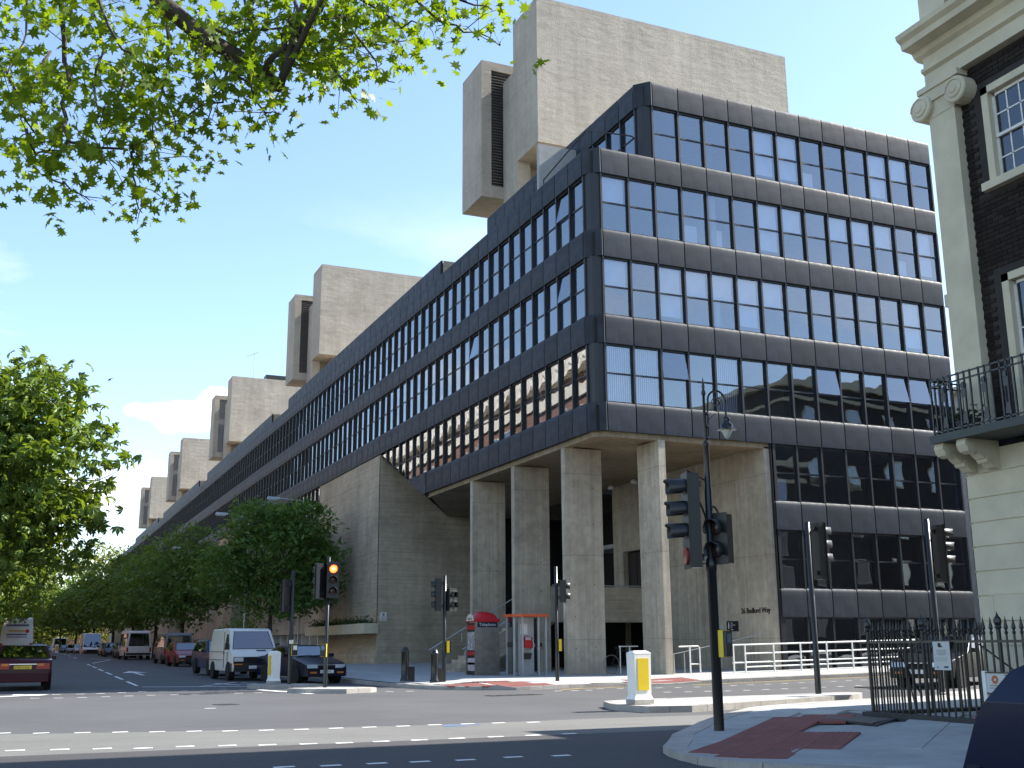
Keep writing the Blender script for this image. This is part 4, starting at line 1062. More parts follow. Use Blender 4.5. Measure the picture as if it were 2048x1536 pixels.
m=MB(); m.box(-.32,-.06,.9,-.08,.06,.95); m.build('saddle',M['black'],bk_); m=MB(); m.tube([(.36,-.25,.98),(.36,0,.95),(.36,.25,.98)],.014,5); m.build('handlebar',M['black'],bk_)
sgn=thing('wall_notice','small white notice fixed to the concrete wall beside the planter','notice',(-.16,26.58,2.72))
m=MB(); m.box(-.2,-.02,0,.2,0,.46); m.build('board',M['offwhite'],sgn)
m=MB(); m.prism([(-.06,.28),(.06,.28),(.09,.36),(.0,.42),(-.05,.35)],'y',-.024,-.02)
for k in range(4): m.box(-.14,-.023,.22-k*.03,.14,-.02,.228-k*.03)
for x in (-.12,-.02,.08): m.box(x,-.023,.05,x+.07,-.02,.085)
m.build('print',ink,sgn)

# ------------------------------------------------------------------ bollards
def lit_bollard(name,label,loc,rz):
    t=thing(name,label,'bollard',loc,rz)
    m=MB(); m.hexa([(-.23,-.17,0),(.23,-.17,0),(.23,.17,0),(-.23,.17,0)],[(-.23,-.17,.09),(.23,-.17,.09),(.23,.17,.09),(-.23,.17,.09)]); m.build('base',M['kerb'],t)
    m=MB(); m.hexa([(-.225,-.165,.09),(.225,-.165,.09),(.225,.165,.09),(-.225,.165,.09)],[(-.19,-.14,.17),(.19,-.14,.17),(.19,.14,.17),(-.19,.14,.17)])
    m.hexa([(-.19,-.14,.17),(.19,-.14,.17),(.19,.14,.17),(-.19,.14,.17)],[(-.20,-.15,1.0),(.20,-.15,1.0),(.20,.15,1.0),(-.20,.15,1.0)])
    m.hexa([(-.205,-.155,1.0),(.205,-.155,1.0),(.205,.155,1.0),(-.205,.155,1.0)],[(-.16,-.05,1.05),(.16,-.05,1.05),(.16,.05,1.05),(-.16,.05,1.05)])
    m.build('housing',mat('white bollard plastic',(.80,.79,.74),.5,0,.05,4) if 'white bollard plastic' not in bpy.data.materials else bpy.data.materials['white bollard plastic'],t)
    for s in (-1,1):
        m=MB(); y=s*.151; m.hexa([(-.13,y-.004,.27),(.13,y-.004,.27),(.13,y+.004,.27),(-.13,y+.004,.27)],[(-.135,y-.004,.90),(.135,y-.004,.90),(.135,y+.004,.90),(-.135,y+.004,.90)]); m.build('face_panel',M['yellow'],t)
    return t
lit_bollard('keep_left_bollard','white bollard with a yellow front panel on the long near island',(-7.3,-14.39,.135),.07)
lit_bollard('keep_left_bollard','white bollard with a yellow side beside the dark saloon',(-11.13,3.0,.135),-1.43)
lit_bollard('keep_left_bollard','tiny white and yellow bollard far down the street',(-14.2,118,hg(-14,118)+.1),.2)
def bollard(label,loc,h):
    t=thing('iron_bollard',label,'bollard',loc,0,'black bollards at the kerb corner')
    m=MB(); m.lathe([(.16,0),(.16,.06),(.13,.1),(.125,h-.2),(.14,h-.18),(.14,h-.13),(.11,h-.1),(.09,h-.04),(.05,h),(0,h)],14); m.build('shaft',M['blackg'],t,True)
    m=MB(); m.box(.08,-.11,0,.30,.11,h*.42); m.build('foot_box',M['black'],t)
bollard('black bollard standing alone on the pavement by the dark saloon',(-7.05,1.6,.17),1.12)
bollard('black bollard next to the signal post left of the stair',(-6.45,.35,.16),1.05)
# ------------------------------------------------------------------ traffic signals
lens_red_on = mat_emit('lit red lamp',(1.0,.06,.01),5.0)
lens_core = mat_emit('lit red lamp core',(1.0,.35,.06),9.0)
lens_off = mat('dark signal lens',(.03,.012,.01),.25,0,.1)
def head(parent,x,y,z,rz,n=3,lit=None,visor=.24,low=False,label=None):
    """signal head; z is the underside; faces local +y turned by rz"""
    hh=.33*n+.06+(.34 if low else 0)
    R=Matrix.Translation((x,y,z))@Matrix.Rotation(rz,4,'Z')
    m=MB(); m.box(-.16,-.10,0,.16,.08,hh); m.box(-.19,.075,-.02,.19,.09,hh+.02); m.box(-.05,-.16,.1,.05,-.1,.2); m.box(-.05,-.16,hh-.2,.05,-.1,hh-.1)
    o=link('signal_head',m.mesh('signal_head',M['black']),parent,mat4=R)
    for k in range(n):
        zc=hh-.03-.165-.33*k
        v=MB(); N=14; r0,r1=.128,.135
        for j in range(N+1):
            a=math.radians(-35+250*j/N); L=visor*(1 if 40<math.degrees(a)<140 else .86)
            v.v += [(r0*math.cos(a),.09,zc+r0*math.sin(a)),(r1*math.cos(a),.09+L,zc+r1*math.sin(a)+(-.02 if visor>.1 else 0)),((r0-.008)*math.cos(a),.09,zc+(r0-.008)*math.sin(a)),((r1-.008)*math.cos(a),.09+L,zc+(r1-.008)*math.sin(a)+(-.02 if visor>.1 else 0))]
            if j:
                b=4*(j-1); v.f += [(b,b+1,b+5,b+4),(b+2,b+6,b+7,b+3),(b+1,b+3,b+7,b+5)]; v.m += [0,0,0]
        v.build('visor',M['black'],o,True)
        l=MB(); l.lathe([(.118,.092),(.10,.104),(.05,.115),(0,.118)],16,(0,0,zc),'y'); 
        on=(lit==k); l.build('lens',lens_red_on if on else lens_off,o,True)
        if on: c=MB(); c.lathe([(.045,.118),(.03,.124),(0,.126)],12,(0,0,zc),'y'); c.build('lamp_core',lens_core,o,True)
    if low:
        l=MB(); l.lathe([(.13,.09),(.13,.12),(.11,.12),(.0,.11)],16,(0,0,.17),'y'); l.build('arrow_lens',mat('dull red arrow lens',(.22,.03,.02),.3,0,.1) if 'dull red arrow lens' not in bpy.data.materials else bpy.data.materials['dull red arrow lens'],o)
    return o
def cable(parent,a,b,up=.15):
    a,b=Vector(a),Vector(b); c=(a+b)/2+Vector((0,0,up)); m=MB(); m.tube([a*(1-t)**2+c*2*t*(1-t)+b*t*t for t in np.linspace(0,1,9)],.016,6); m.build('cable',M['rubber'],parent)
def button(parent,x,y,z,rz,col=True):
    R=Matrix.Translation((x,y,z))@Matrix.Rotation(rz,4,'Z')
    m=MB(); m.box(-.09,-.02,0,.09,.06,.38); o=link('push_button_box',m.mesh('push_button_box',M['yellow']),parent,mat4=R)
    m=MB(); m.box(-.085,.061,.01,.085,.11,.37); m.build('box_front',M['black'],o)
    m=MB(); m.box(-.06,.111,.2,.06,.115,.33); m.build('wait_window',mat('blue grey wait window',(.10,.16,.2),.3,0,0) if 'blue grey wait window' not in bpy.data.materials else bpy.data.materials['blue grey wait window'],o)
    return o
def signal(label,loc,h,r=.057):
    t=thing('traffic_signal',label,'traffic light',loc)
    m=MB(); m.lathe([(r*1.15,0),(r*1.15,1.0),(r,1.03),(r,h),(0,h+.01)],12); m.build('pole',M['blackg'],t,True); return t
E_=math.radians
t=signal('slim signal post with a pedestrian head before the concrete pillars',(-2.82,-1.3,.13),3.72)
head(t,.22,-.06,2.55,E_(-112),2,None,.16); cable(t,(0,0,3.3),(.2,-.02,3.05)); button(t,.06,-.04,.99,E_(-100))
t=signal('signal post with two dark heads left of the red telephone box',(-6.1,.41,.14),3.45)
head(t,-.22,.05,2.3,E_(78),3,None,.14); head(t,.24,.02,2.3,E_(-150),2,None,.14); cable(t,(0,0,3.1),(.25,.05,2.95),.2); button(t,.08,-.04,.95,E_(-95))
t=signal('signal post showing the red light on the small left island',(-10.44,-1.1,.13),3.85)
head(t,.10,-.14,2.63,E_(172),3,0,.16); head(t,-.22,.05,2.6,E_(35),3,None,.16); button(t,-.09,-.08,.88,E_(150))
t=signal('dark signal post beside the left yellow sided bollard',(-10.75,2.35,.13),3.65)
head(t,-.15,.12,2.3,E_(15),3,None,.2); button(t,.10,-.10,.9,E_(180)); 
m=MB(); m.box(-.07,-.075,1.28,.07,-.06,1.40); m.box(.04,-.24,1.08,.16,-.225,1.22); m.build('sticker',M['offwhite'],t)
t=signal('tall signal post with white topped visors on the near island',(-1.2,-12.37,.13),4.12,.066)
head(t,.34,.02,2.72,E_(-88),3,None,.26,True); cable(t,(0,0,3.8),(.28,0,3.95),.05)
t=signal('signal post with white topped visors behind the railings',(1.35,-13.75,.13),4.15,.066)
head(t,.36,.02,2.62,E_(-112),3,None,.26,True); cable(t,(0,0,3.8),(.3,0,3.9),.05)
# lamp post carrying signals
lp=thing('lamp_post','ornate black lamp post with swan neck lantern and signal heads on the near corner','lamp post',(-9.73,-20.85,.10))
m=MB(); m.lathe([(.075,0),(.075,2.25),(.085,2.26),(.085,2.42),(.06,2.45),(.058,3.45),(.05,3.5),(.042,4.1),(.05,4.12),(.05,4.16),(.025,4.2)],14); m.build('pole',M['blackg'],lp,True)
m=MB(); m.lathe([(.026,4.18),(.02,4.9),(.035,4.92),(.03,4.97),(.018,5.0),(.025,5.04),(.0,5.2)],10); m.build('finial',M['blackg'],lp,True)
nk=MB(); ax=Vector((.85,-.30,0)).normalized()
def q_(u,z): return (ax.x*u,ax.y*u,z)
nk.tube([q_(.045,4.25),q_(.05,4.7)],.014,6); nk.tube([q_(.05,4.7),q_(.06,4.8)]+[q_(.19-.13*math.cos(a),4.83+.15*math.sin(a)) for a in np.linspace(.1,PI,12)]+[q_(.335,4.72)],.016,6)
nk.tube([q_(.19+.085*math.cos(a)*(1-a/14),4.80+.085*math.sin(a)*(1-a/14)) for a in np.linspace(0,11,40)],.009,5)
nk.tube([q_(.05,4.5)]+[q_(.05+.13*t,4.5+.12*t**.6) for t in np.linspace(.1,1,6)],.010,5)
for z in (4.24,4.42,4.62): nk.lathe([(.03,z-.02),(.045,z),(.03,z+.02)],8,q_(.02,0))
nk.build('swan_neck',M['blackg'],lp)
ln=MB(); c0=q_(.335,0); ln.lathe([(.016,4.72),(.016,4.57),(.05,4.57),(.06,4.53),(.05,4.50),(.07,4.48),(.10,4.44),(.10,4.41),(.145,4.38)],16,c0); lo=ln.build('lantern',M['blackg'],lp,True)
s=MB(); s.lathe([(.02,4.40),(.1,4.385),(.146,4.372)],16,c0); s.build('reflector',M['white'],lo,True)
gb=MB(); gb.lathe([(.072,4.383),(.07,4.33),(.05,4.28),(.02,4.24),(0,4.23)],14,c0); gb.build('glass_bowl',mat('lantern glass',(.55,.55,.48),.15,0,.05),lo,True)
head(lp,-.25,.10,2.30,E_(72),3,None,.30,True); head(lp,.13,-.06,2.36,E_(112),2,None,.18)
cable(lp,(-.05,0,3.0),(-.2,.05,3.35),.12); cable(lp,(.04,0,3.2),(.12,-.08,3.08),.1)
m=MB(); m.tube([(-.3,.1,3.75),(-.05,0,3.6)],.012,5); m.tube([(-.3,.1,2.36),(.0,0,2.36)],.012,5); m.build('bracket',M['black'],lp)
button(lp,.09,-.06,1.02,E_(205))
m=MB(); m.lathe([(.02,1.36),(.05,1.40),(.05,1.44),(.02,1.50),(.0,1.58)],10,(.09,.02,0)); m.build('finial_cap',M['galv'],lp,True)

# ------------------------------------------------------------------ telephone boxes
tb=thing('telephone_box','steel telephone box with a domed red roof','telephone box',(-2.86,5.05,.2))
hw,hd=.45,.45
fr=MB()
for sx in (-1,1):
    for sy in (-1,1): fr.box(sx*hw-.04,sy*hd-.04,0,sx*hw+.04,sy*hd+.04,2.05)
fr.box(-hw,-hd,0,hw,hd,.06); fr.build('frame',M['steel'],tb)
dm=MB(); n=9
dm.v=[];
rows_=[]
for i in range(n):
    u=-1+2*i/(n-1)
    for j in range(n):
        w_=-1+2*j/(n-1); r=1-.0; h=2.07+.30*(max(0,1-abs(u)**2.6)**.6)*(max(0,1-abs(w_)**2.6)**.6) ; dm.v.append((u*(hw+.05),w_*(hd+.05),h))
for i in range(n-1):
    for j in range(n-1): dm.f.append((i*n+j,(i+1)*n+j,(i+1)*n+j+1,i*n+j+1)); dm.m.append(0)
dm.build('roof_dome',M['red'],tb,True)
dk=MB(); dk.box(-hw-.05,-hd-.05,1.98,hw+.05,hd+.05,2.10); dk.build('roof_band',M['red'],tb)
ar=MB(); ar.prism([(.36*math.cos(a),2.02+.26*math.sin(a)) for a in np.linspace(0,PI,13)],'x',-hw-.075,-hw-.05); ar.build('roof_crest',mat('cream enamel',(.6,.57,.48),.4,0,.05),tb)
text_mesh('crest_text','Telephone',.11,inkb,tb,basis((-hw-.078,.23,2.07),(0,-1,0),(0,0,1),(-1,0,0)),.001)
pn_=MB(); pn_.box(-hw+.04,-hd-.02,.06,hw-.04,-hd,1.78); pn_.build('steel_panel',M['steel'],tb)
fa=MB(); fa.box(-hw+.04,-hd-.03,1.78,hw-.04,-hd,1.98); fa.build('fascia',mat('dark blue fascia',(.012,.014,.03),.4,0,0),tb)
text_mesh('fascia_text','Telephone',.155,tw,tb,basis((-.33,-hd-.032,1.83),(1,0,0),(0,0,1),(0,-1,0)),.001,font_scale=1.0)
gp2=MB(); gp2.box(-hw-.012,-hd+.04,.05,-hw,hd-.04,1.95); gp2.build('advert_panel',mat('black advert ground',(.015,.015,.015),.35,0,0),tb)
po=MB(); po.box(-hw-.016,-hd+.07,.95,-hw-.012,hd-.07,1.62); po.build('poster',mat('black and white poster',(.35,.34,.34),.4,0,.75,9),tb)
po=MB(); po.box(-hw-.016,-hd+.07,1.70,-hw-.012,hd-.07,1.86); po.box(-hw-.016,-hd+.07,.76,-hw-.012,hd-.07,.9); po.build('red_strip',M['red'],tb)
po=MB(); po.box(-hw-.016,-hd+.1,.2,-hw-.012,hd-.1,.66); po.build('poster',mat('pale poster',(.5,.42,.42),.4,0,.3,6),tb)
po=MB(); po.box(-hw-.016,-hd+.1,.42,-hw-.012,hd-.1,.50); po.build('red_strip',M['orange'],tb)
k_=thing('telephone_kiosk','open telephone kiosk with a flat orange roof and a red payphone','telephone box',(-1.95,3.0,.2))
fr=MB()
for (x,y) in ((-.62,-.25),(-.38,-.45),(.28,-.40),(.62,-.30),(-.62,.4),(.62,.4),(.28,.4)):
    p=MB(); p.box(x-.03,y-.03,0,x+.03,y+.03,2.12); p.build('post',M['galv'],k_)
rfk=MB(); rfk.prism([(-.72,-.30),(-.42,-.56),(.66,-.44),(.74,-.2),(.74,.5),(-.72,.5)],'z',2.12,2.22); rfk.build('roof',M['orange'],k_)
bp_=MB(); bp_.box(-.36,-.02,.05,.27,.02,2.1); bp_.build('back_panel',M['galv'],k_)
sp_=MB(); sp_.box(-.62,-.25,1.05,-.58,.4,1.22); sp_.box(.3,.0,1.05,.62,.03,1.2); sp_.build('mid_rail',M['black'],k_)
sd=MB(); sd.box(-.605,-.2,.1,-.60,.38,2.1); sd.box(.31,.395,.1,.6,.40,2.1); sd.build('glass_side',M['glassC'],k_)
nt_=MB(); nt_.box(-.28,-.05,1.50,.0,-.02,1.88); nt_.build('notice',M['offwhite'],k_)
ph=MB(); ph.box(-.17,-.19,1.02,.1,-.02,1.42); ph.box(.1,-.16,1.0,.16,-.03,1.38); po_=ph.build('payphone',M['red'],k_)
m=MB(); m.box(-.14,-.2,1.30,.07,-.19,1.40); m.build('keypad',M['galv'],po_); m=MB(); m.tube([(.13,-.18,1.32),(.19,-.25,1.1),(.1,-.22,.9),(.02,-.12,1.0)],.012,6); m.build('cord',M['chrome'],po_)
m=MB(); m.hexa([(-.17,-.2,.62),(.06,-.2,.62),(.06,-.02,.62),(-.17,-.02,.62)],[(-.17,-.22,.84),(.1,-.22,.84),(.1,-.02,.84),(-.17,-.02,.84)]); m.build('shelf_box',M['black'],k_)

# street lamps on long arms between the trees
def arm_lamp(label,x,y,h):
    t=thing('street_lamp',label,'street lamp',(x,y,hg(x,y)+.12),0,'grey arm lamps along the building pavement')
    m=MB(); m.lathe([(.09,0),(.09,1.2),(.06,1.3),(.05,h)],10); m.build('pole',M['galv'],t,True)
    m=MB(); m.tube([(0,0,h),(-1.5,0,h+.12)],.035,7); m.build('arm',M['galv'],t)
    m=MB(); m.hexa([(-2.3,-.13,h+.02),(-1.5,-.1,h+.05),(-1.5,.1,h+.05),(-2.3,.13,h+.02)],[(-2.25,-.08,h+.2),(-1.5,-.07,h+.18),(-1.5,.07,h+.18),(-2.25,.08,h+.2)]); o=m.build('lamp_head',M['galv'],t)
    m=MB(); m.hexa([(-2.2,-.1,h-.06),(-1.7,-.09,h-.04),(-1.7,.09,h-.04),(-2.2,.1,h-.06)],[(-2.25,-.11,h+.03),(-1.6,-.1,h+.04),(-1.6,.1,h+.04),(-2.25,.11,h+.03)]); m.build('bowl',M['lampglass'],o)
arm_lamp('grey street lamp rising out of the nearest right hand tree',-2.9,35.5,10.1)
arm_lamp('grey street lamp between the two right hand trees',-4.9,43,9.8)
arm_lamp('grey street lamp half hidden in the second right hand tree',-5.0,66,9.2)
sl=thing('street_lamp','pale slim street lamp under the left hand trees','street lamp',(-21.6,60,hg(-21,60)+.12))
m=MB(); m.tube([(0,0,0),(0,0,6.2)],.07,8); m.build('pole',M['galv'],sl); m=MB(); m.tube([(0,0,6.2),(.9,0,6.35)],.04,6); m.build('arm',M['galv'],sl)

# ------------------------------------------------------------------ vehicles
cglass=mat_pane('vehicle glass',(.20,.24,.27),.13,.003,.7)
def paint(name,col,metal=0): return bpy.data.materials.get(name) or mat(name,col,.30,metal,.04,2,.16,coat=.14)
arch=mat('wheel arch black',(.006,.006,.006),.9,0,0)
def wheel(parent,x,y,r,w,rim):
    side=1 if x>0 else -1
    m=MB(); m.lathe([(r*.62,-w/2),(r*.93,-w/2),(r,-w/2+.03),(r,w/2-.03),(r*.93,w/2),(r*.62,w/2)],20,(0,0,0),'x'); o=m.build('wheel',M['rubber'],parent,True,(x,y,r))
    d=MB(); xx=side*w*.42
    d.lathe([(0,xx),(r*.16,xx+side*.012),(r*.2,xx),(r*.6,xx+side*.012),(r*.64,xx-side*.02)],20,(0,0,0),'x')
    for k in range(6):
        a=k*PI/3; cx,cz=r*.4*math.cos(a),r*.4*math.sin(a); d.mi=1; d.box(xx+side*.004,cx-r*.07,cz-r*.07,xx+side*.014,cx+r*.07,cz+r*.07); d.mi=0
    d.build('rim',[rim,arch],o); return o
def vehicle(name,label,cat,loc,rz,body,prof,belt,Wd,tuck,wins,glaz,wheels,wr,extra=None,group=None,rim=None,taper=.06,bev=.05,scale=1.0):
    """front of the vehicle points along local -y.  prof: side outline (y,z) from the lower front corner over the roof to the lower rear corner."""
    t=thing(name,label,cat,loc,rz,group); t.scale=(scale,)*3
    ys=[p[0] for p in prof]; yf,yr=min(ys),max(ys); zt=max(p[1] for p in prof)
    def hw(y,z):
        w_=Wd/2*(1-taper*(clampf((yf+.55-y)/.55)**2+ .7*clampf((y-yr+.45)/.45)**2))
        if z>belt: w_-=tuck*(z-belt)/(zt-belt)
        else: w_-=.03*clampf((.35-z)/.2)
        return w_
    # split outline at the belt line into a lower and an upper body
    pts=[]
    for a,b in zip(prof,prof[1:]+prof[:1]):
        pts.append(a)
        if (a[1]-belt)*(b[1]-belt)<0: f=(belt-a[1])/(b[1]-a[1]); pts.append((a[0]+(b[0]-a[0])*f,belt))
    up=[p for p in pts if p[1]>=belt-1e-6]; lo=[p for p in pts if p[1]<=belt+1e-6]
    bm=bmesh.new(); cache={}
    def V(y,z,s):
        k=(round(y,4),round(z,4),s)
        if k not in cache: cache[k]=bm.verts.new((s*hw(y,z),y,z))
        return cache[k]
    for poly_ in (lo,up):
        if len(poly_)<3: continue
        for s in (-1,1):
            try: bm.faces.new([V(y,z,s) for y,z in (poly_ if s<0 else poly_[::-1])])
            except ValueError: pass
    for a,b in zip(pts,pts[1:]+pts[:1]):
        try: bm.faces.new((V(*a,-1),V(*b,-1),V(*b,1),V(*a,1)))
        except ValueError: pass
    bmesh.ops.recalc_face_normals(bm,faces=bm.faces)
    ed=[e for e in bm.edges if len(e.link_faces)==2 and e.calc_face_angle(0)>.25]
    bmesh.ops.bevel(bm,geom=ed,offset=bev,segments=3,profile=.6,affect='EDGES',clamp_overlap=True)
    me=bpy.data.meshes.new('body'); bm.to_mesh(me); bm.free(); me.materials.append(body)
    me.polygons.foreach_set('use_smooth',[True]*len(me.polygons)); me.update()
    try: me.set_sharp_from_angle(angle=.7)
    except Exception: pass
    bo=link('body',me,t)
    # side windows
    for w_ in wins:
        for s in (-1,1):
            m=MB(); q=[(s*(hw(y,z)+.006),y,z) for y,z in w_]; q2=[(s*(hw(y,z)-.02),y,z) for y,z in w_]
            m.face(q if s<0 else q[::-1]); n=len(q)
            for i in range(n): m.face([q[i],q2[i],q2[(i+1)%n],q[(i+1)%n]])
            m.build('side_window',cglass,t)
    # front and rear screens: (y0,z0,y1,z1,in0,in1, sign)
    for nm,(y0,z0,y1,z1,i0,i1) in glaz:
        mid=Vector(((y0+y1)/2,(z0+z1)/2)); best=None
        for a_,b_ in zip(prof,prof[1:]):
            A_,B_=Vector(a_),Vector(b_); u_=(B_-A_); tt=clampf((mid-A_).dot(u_)/u_.dot(u_)); dd=(A_+u_*tt-mid).length
            if best is None or dd<best[0]: best=(dd,A_,u_)
        A_,u_=best[1],best[2].normalized(); p0=A_+u_*(Vector((y0,z0))-A_).dot(u_); p1=A_+u_*(Vector((y1,z1))-A_).dot(u_); y0,z0,y1,z1=p0.x,p0.y,p1.x,p1.y
        d=Vector((0,y1-y0,z1-z0)).normalized(); n=Vector((0,-d.z,d.y)); n = n if (n.y<0)==(nm=='windscreen') else -n
        o_=n*.008; m=MB(); a,b=hw(y0,z0)-i0,hw(y1,z1)-i1
        q=[(-a,y0+o_.y,z0+o_.z),(a,y0+o_.y,z0+o_.z),(b,y1+o_.y,z1+o_.z),(-b,y1+o_.y,z1+o_.z)]
        m.face(q if nm=='windscreen' else q[::-1])
        e=.025; sfr=MB(); g=n*.004
        q3=[(-a-e,y0+g.y-d.y*e,z0+g.z-d.z*e),(a+e,y0+g.y-d.y*e,z0+g.z-d.z*e),(b+e,y1+g.y+d.y*e,z1+g.z+d.z*e),(-b-e,y1+g.y+d.y*e,z1+g.z+d.z*e)]
        sfr.face(q3 if nm=='windscreen' else q3[::-1])
        o=m.build(nm,cglass,t); sfr.build('screen_surround',arch,o)
    for y in wheels:
        for s in (-1,1):
            wheel(t,s*(Wd/2-.10),y,wr,.19,rim or M['galv'])
            a=MB(); a.lathe([(0,s*(Wd/2-.22)),(wr*1.16,s*(Wd/2-.22)),(wr*1.16,s*(Wd/2+.004)),(0,s*(Wd/2+.004))],20,(0,y,wr*1.02),'x'); a.build('wheel_arch',arch,t)
    t['hw']=0; del t['hw']
    return t,hw,yf,yr
def boxpart(t,name,m,x0,y0,z0,x1,y1,z1): b=MB(); b.box(x0,y0,z0,x1,y1,z1); return b.build(name,m,t)
def bump_bar(t,m,y0,y1,z0,z1,w,name):
    b=MB(); c=.09; s=1 if y1>y0 else -1
    b.prism([(-w,y0),(-w+.0,y0+(y1-y0)*.5),(-w+c,y1),(w-c,y1),(w,y0+(y1-y0)*.5),(w,y0)],'z',z0,z1); return b.build(name,m,t)
def plate(t,txt,y,z,s,rear=False,sc=1.0):
    o=boxpart(t,'number_plate',M['numy'] if rear else M['numw'],-.26,min(y,y+s*.012),z-.055,.26,max(y,y+s*.012),z+.055)
    if s<0: m4=basis((-.235,y+s*.0135,z-.036),(1,0,0),(0,0,1),(0,-1,0))
    else: m4=basis((.235,y+s*.0135,z-.036),(-1,0,0),(0,0,1),(0,1,0))
    text_mesh('plate_text',txt,.098,inkb,o,m4,.0008,font_scale=1.02); return o
def saloon_prof(L=4.5,h=1.40,estate=False,hatch=False):
    f=-L/2; r=L/2
    if estate: return [(f+.06,.24),(f,.42),(f+.03,.66),(f+.30,.76),(f+1.25,.93),(f+1.98,h-.03),(f+2.5,h),(r-.5,h-.02),(r-.18,.98),(r-.02,.82),(r,.45),(r-.08,.25)]
    if hatch=='fast': return [(f+.06,.24),(f,.42),(f+.03,.66),(f+.26,.76),(f+1.0,.95),(f+1.7,h-.03),(f+2.2,h),(r-1.25,h-.03),(r-.44,1.13),(r-.17,.84),(r,.52),(r-.06,.25)]
    if hatch: return [(f+.06,.24),(f,.42),(f+.03,.66),(f+.26,.76),(f+1.0,.95),(f+1.7,h-.03),(f+2.2,h),(r-.65,h-.04),(r-.2,1.0),(r-.05,.85),(r,.45),(r-.08,.25)]
    return [(f+.06,.24),(f,.42),(f+.03,.64),(f+.28,.73),(f+1.32,.92),(f+2.05,h-.04),(f+2.5,h),(r-1.65,h-.02),(r-.82,.99),(r-.12,.94),(r-.02,.80),(r,.45),(r-.08,.25)]
def car(label,loc,rz,body,kind='saloon',L=4.5,Wd=1.72,h=1.40,plates=None,rplate=None,group=None,name='parked_car',bumper=None,light='wide',detail=True,scale=1.0):
    pf=saloon_prof(L,h,kind=='estate','fast' if kind=='fast' else kind=='hatch'); f=-L/2; r=L/2; belt=.94
    if kind=='saloon': wins=[[(f+1.62,.98),(f+2.12,h-.11),(f+2.52,h-.10),(f+2.50,.98)],[(f+2.58,.98),(f+2.60,h-.10),(r-1.72,h-.11),(r-1.38,.99)]]; gl=[('windscreen',(f+1.38,.94,f+2.0,h-.07,.12,.10)),('rear_window',(r-.86,1.01,r-1.6,h-.06,.12,.1))]
    elif kind=='estate': wins=[[(f+1.62,.98),(f+2.05,h-.11),(f+2.45,h-.10),(f+2.45,.98)],[(f+2.53,.98),(f+2.53,h-.10),(f+3.3,h-.11),(f+3.35,.98)],[(f+3.42,.98),(f+3.38,h-.11),(r-.58,h-.12),(r-.35,1.0)]]; gl=[('windscreen',(f+1.31,.95,f+1.93,h-.06,.12,.1)),('rear_window',(r-.22,1.03,r-.47,h-.09,.12,.1))]
    elif kind=='fast': wins=[[(f+1.4,1.0),(f+1.78,h-.11),(f+2.15,h-.10),(f+2.15,1.0)],[(f+2.23,1.0),(f+2.23,h-.10),(r-1.2,h-.12),(r-.62,1.04)]]; gl=[('windscreen',(f+1.06,.97,f+1.66,h-.06,.12,.1)),('rear_window',(r-.5,1.17,r-1.15,h-.07,.14,.12))]
    else: wins=[[(f+1.4,1.0),(f+1.78,h-.11),(f+2.15,h-.10),(f+2.15,1.0)],[(f+2.23,1.0),(f+2.23,h-.10),(r-.8,h-.14),(r-.5,1.02)]]; gl=[('windscreen',(f+1.06,.97,f+1.66,h-.06,.12,.1)),('rear_window',(r-.25,1.03,r-.6,h-.09,.14,.12))]
    t,hw,yf,yr=vehicle(name,label,'car',loc,rz,body,pf,belt,Wd,.17,wins,gl,(f+.86,r-.88),.30,group=group,scale=scale)
    bm_=bumper or M['black']; w=Wd/2
    bump_bar(t,bm_,f+.16,f-.05,.26,.50,w-.02,'front_bumper'); bump_bar(t,bm_,r-.16,r+.05,.27,.54,w-.02,'rear_bumper')
    for s in (-1,1):
        m=MB(); x0,x1=s*(w-.50),s*(w-.10); m.hexa([(min(x0,x1),f-.012,.54),(max(x0,x1),f-.012 if s<0 else f+.03,.54),(max(x0,x1),f+.1,.54),(min(x0,x1),f+.1,.54)],[(min(x0,x1),f+.01,.67),(max(x0,x1),f+.01,.67),(max(x0,x1),f+.1,.67),(min(x0,x1),f+.1,.67)]); m.build('headlight',M['lampglass'],t)
        m=MB(); a,b=sorted((s*(w-.09),s*(w-.48))); m.box(a,r-.10,.66,b,r+(.012 if kind!='fast' else -.09),.84); o=m.build('tail_light',M['redlens'],t)
        m=MB(); a,b=sorted((s*(w-.26),s*(w-.46))); m.box(a,r-.09,.76,b,r+(.016 if kind!='fast' else -.085),.835); m.build('indicator',M['amber'],o)
        m=MB(); a,b=sorted((s*(w+.02),s*(w+.17))); m.box(a,f+1.55,.93,b,f+1.66,1.05); m.build('door_mirror',bm_,t)
        if detail:
            m=MB(); a,b=sorted((s*(w-.2),s*(w-.45))); m.box(a,f-.058,.36,b,f-.045,.42); m.build('indicator',M['amber'],t)
    m=MB(); m.box(-(w-.52),f-.014,.55,w-.52,f+.05,.65); m.build('grille',arch,t)
    if detail:
        m=MB(); m.box(-(w-.5),f-.02,.645,w-.5,f-.008,.66); m.build('grille_trim',M['chrome'],t)
        m=MB(); m.tube([(-.55,f+1.36,.965),(.05,f+1.43,.99)],.010,5); m.tube([(-.1,f+1.35,.965),(.5,f+1.42,.99)],.010,5); m.build('wiper',M['black'],t)
    if plates: plate(t,plates,f-.052,.42,-1)
    if rplate: plate(t,rplate,r+.013,.72,1,True)
    return t
dk_blue=paint('midnight blue paint',(.006,.008,.018)); blk=paint('black car paint',(.005,.005,.006)); mar=paint('maroon paint',(.040,.003,.010)); navy=paint('navy paint',(.012,.02,.05)); wht=paint('white van paint',(.62,.61,.57)); gry=paint('grey van paint',(.16,.165,.17),.3); sil=paint('silver paint',(.35,.36,.37),.5); redp=paint('bright red paint',(.22,.010,.008)); blu=paint('blue paint',(.015,.035,.16))
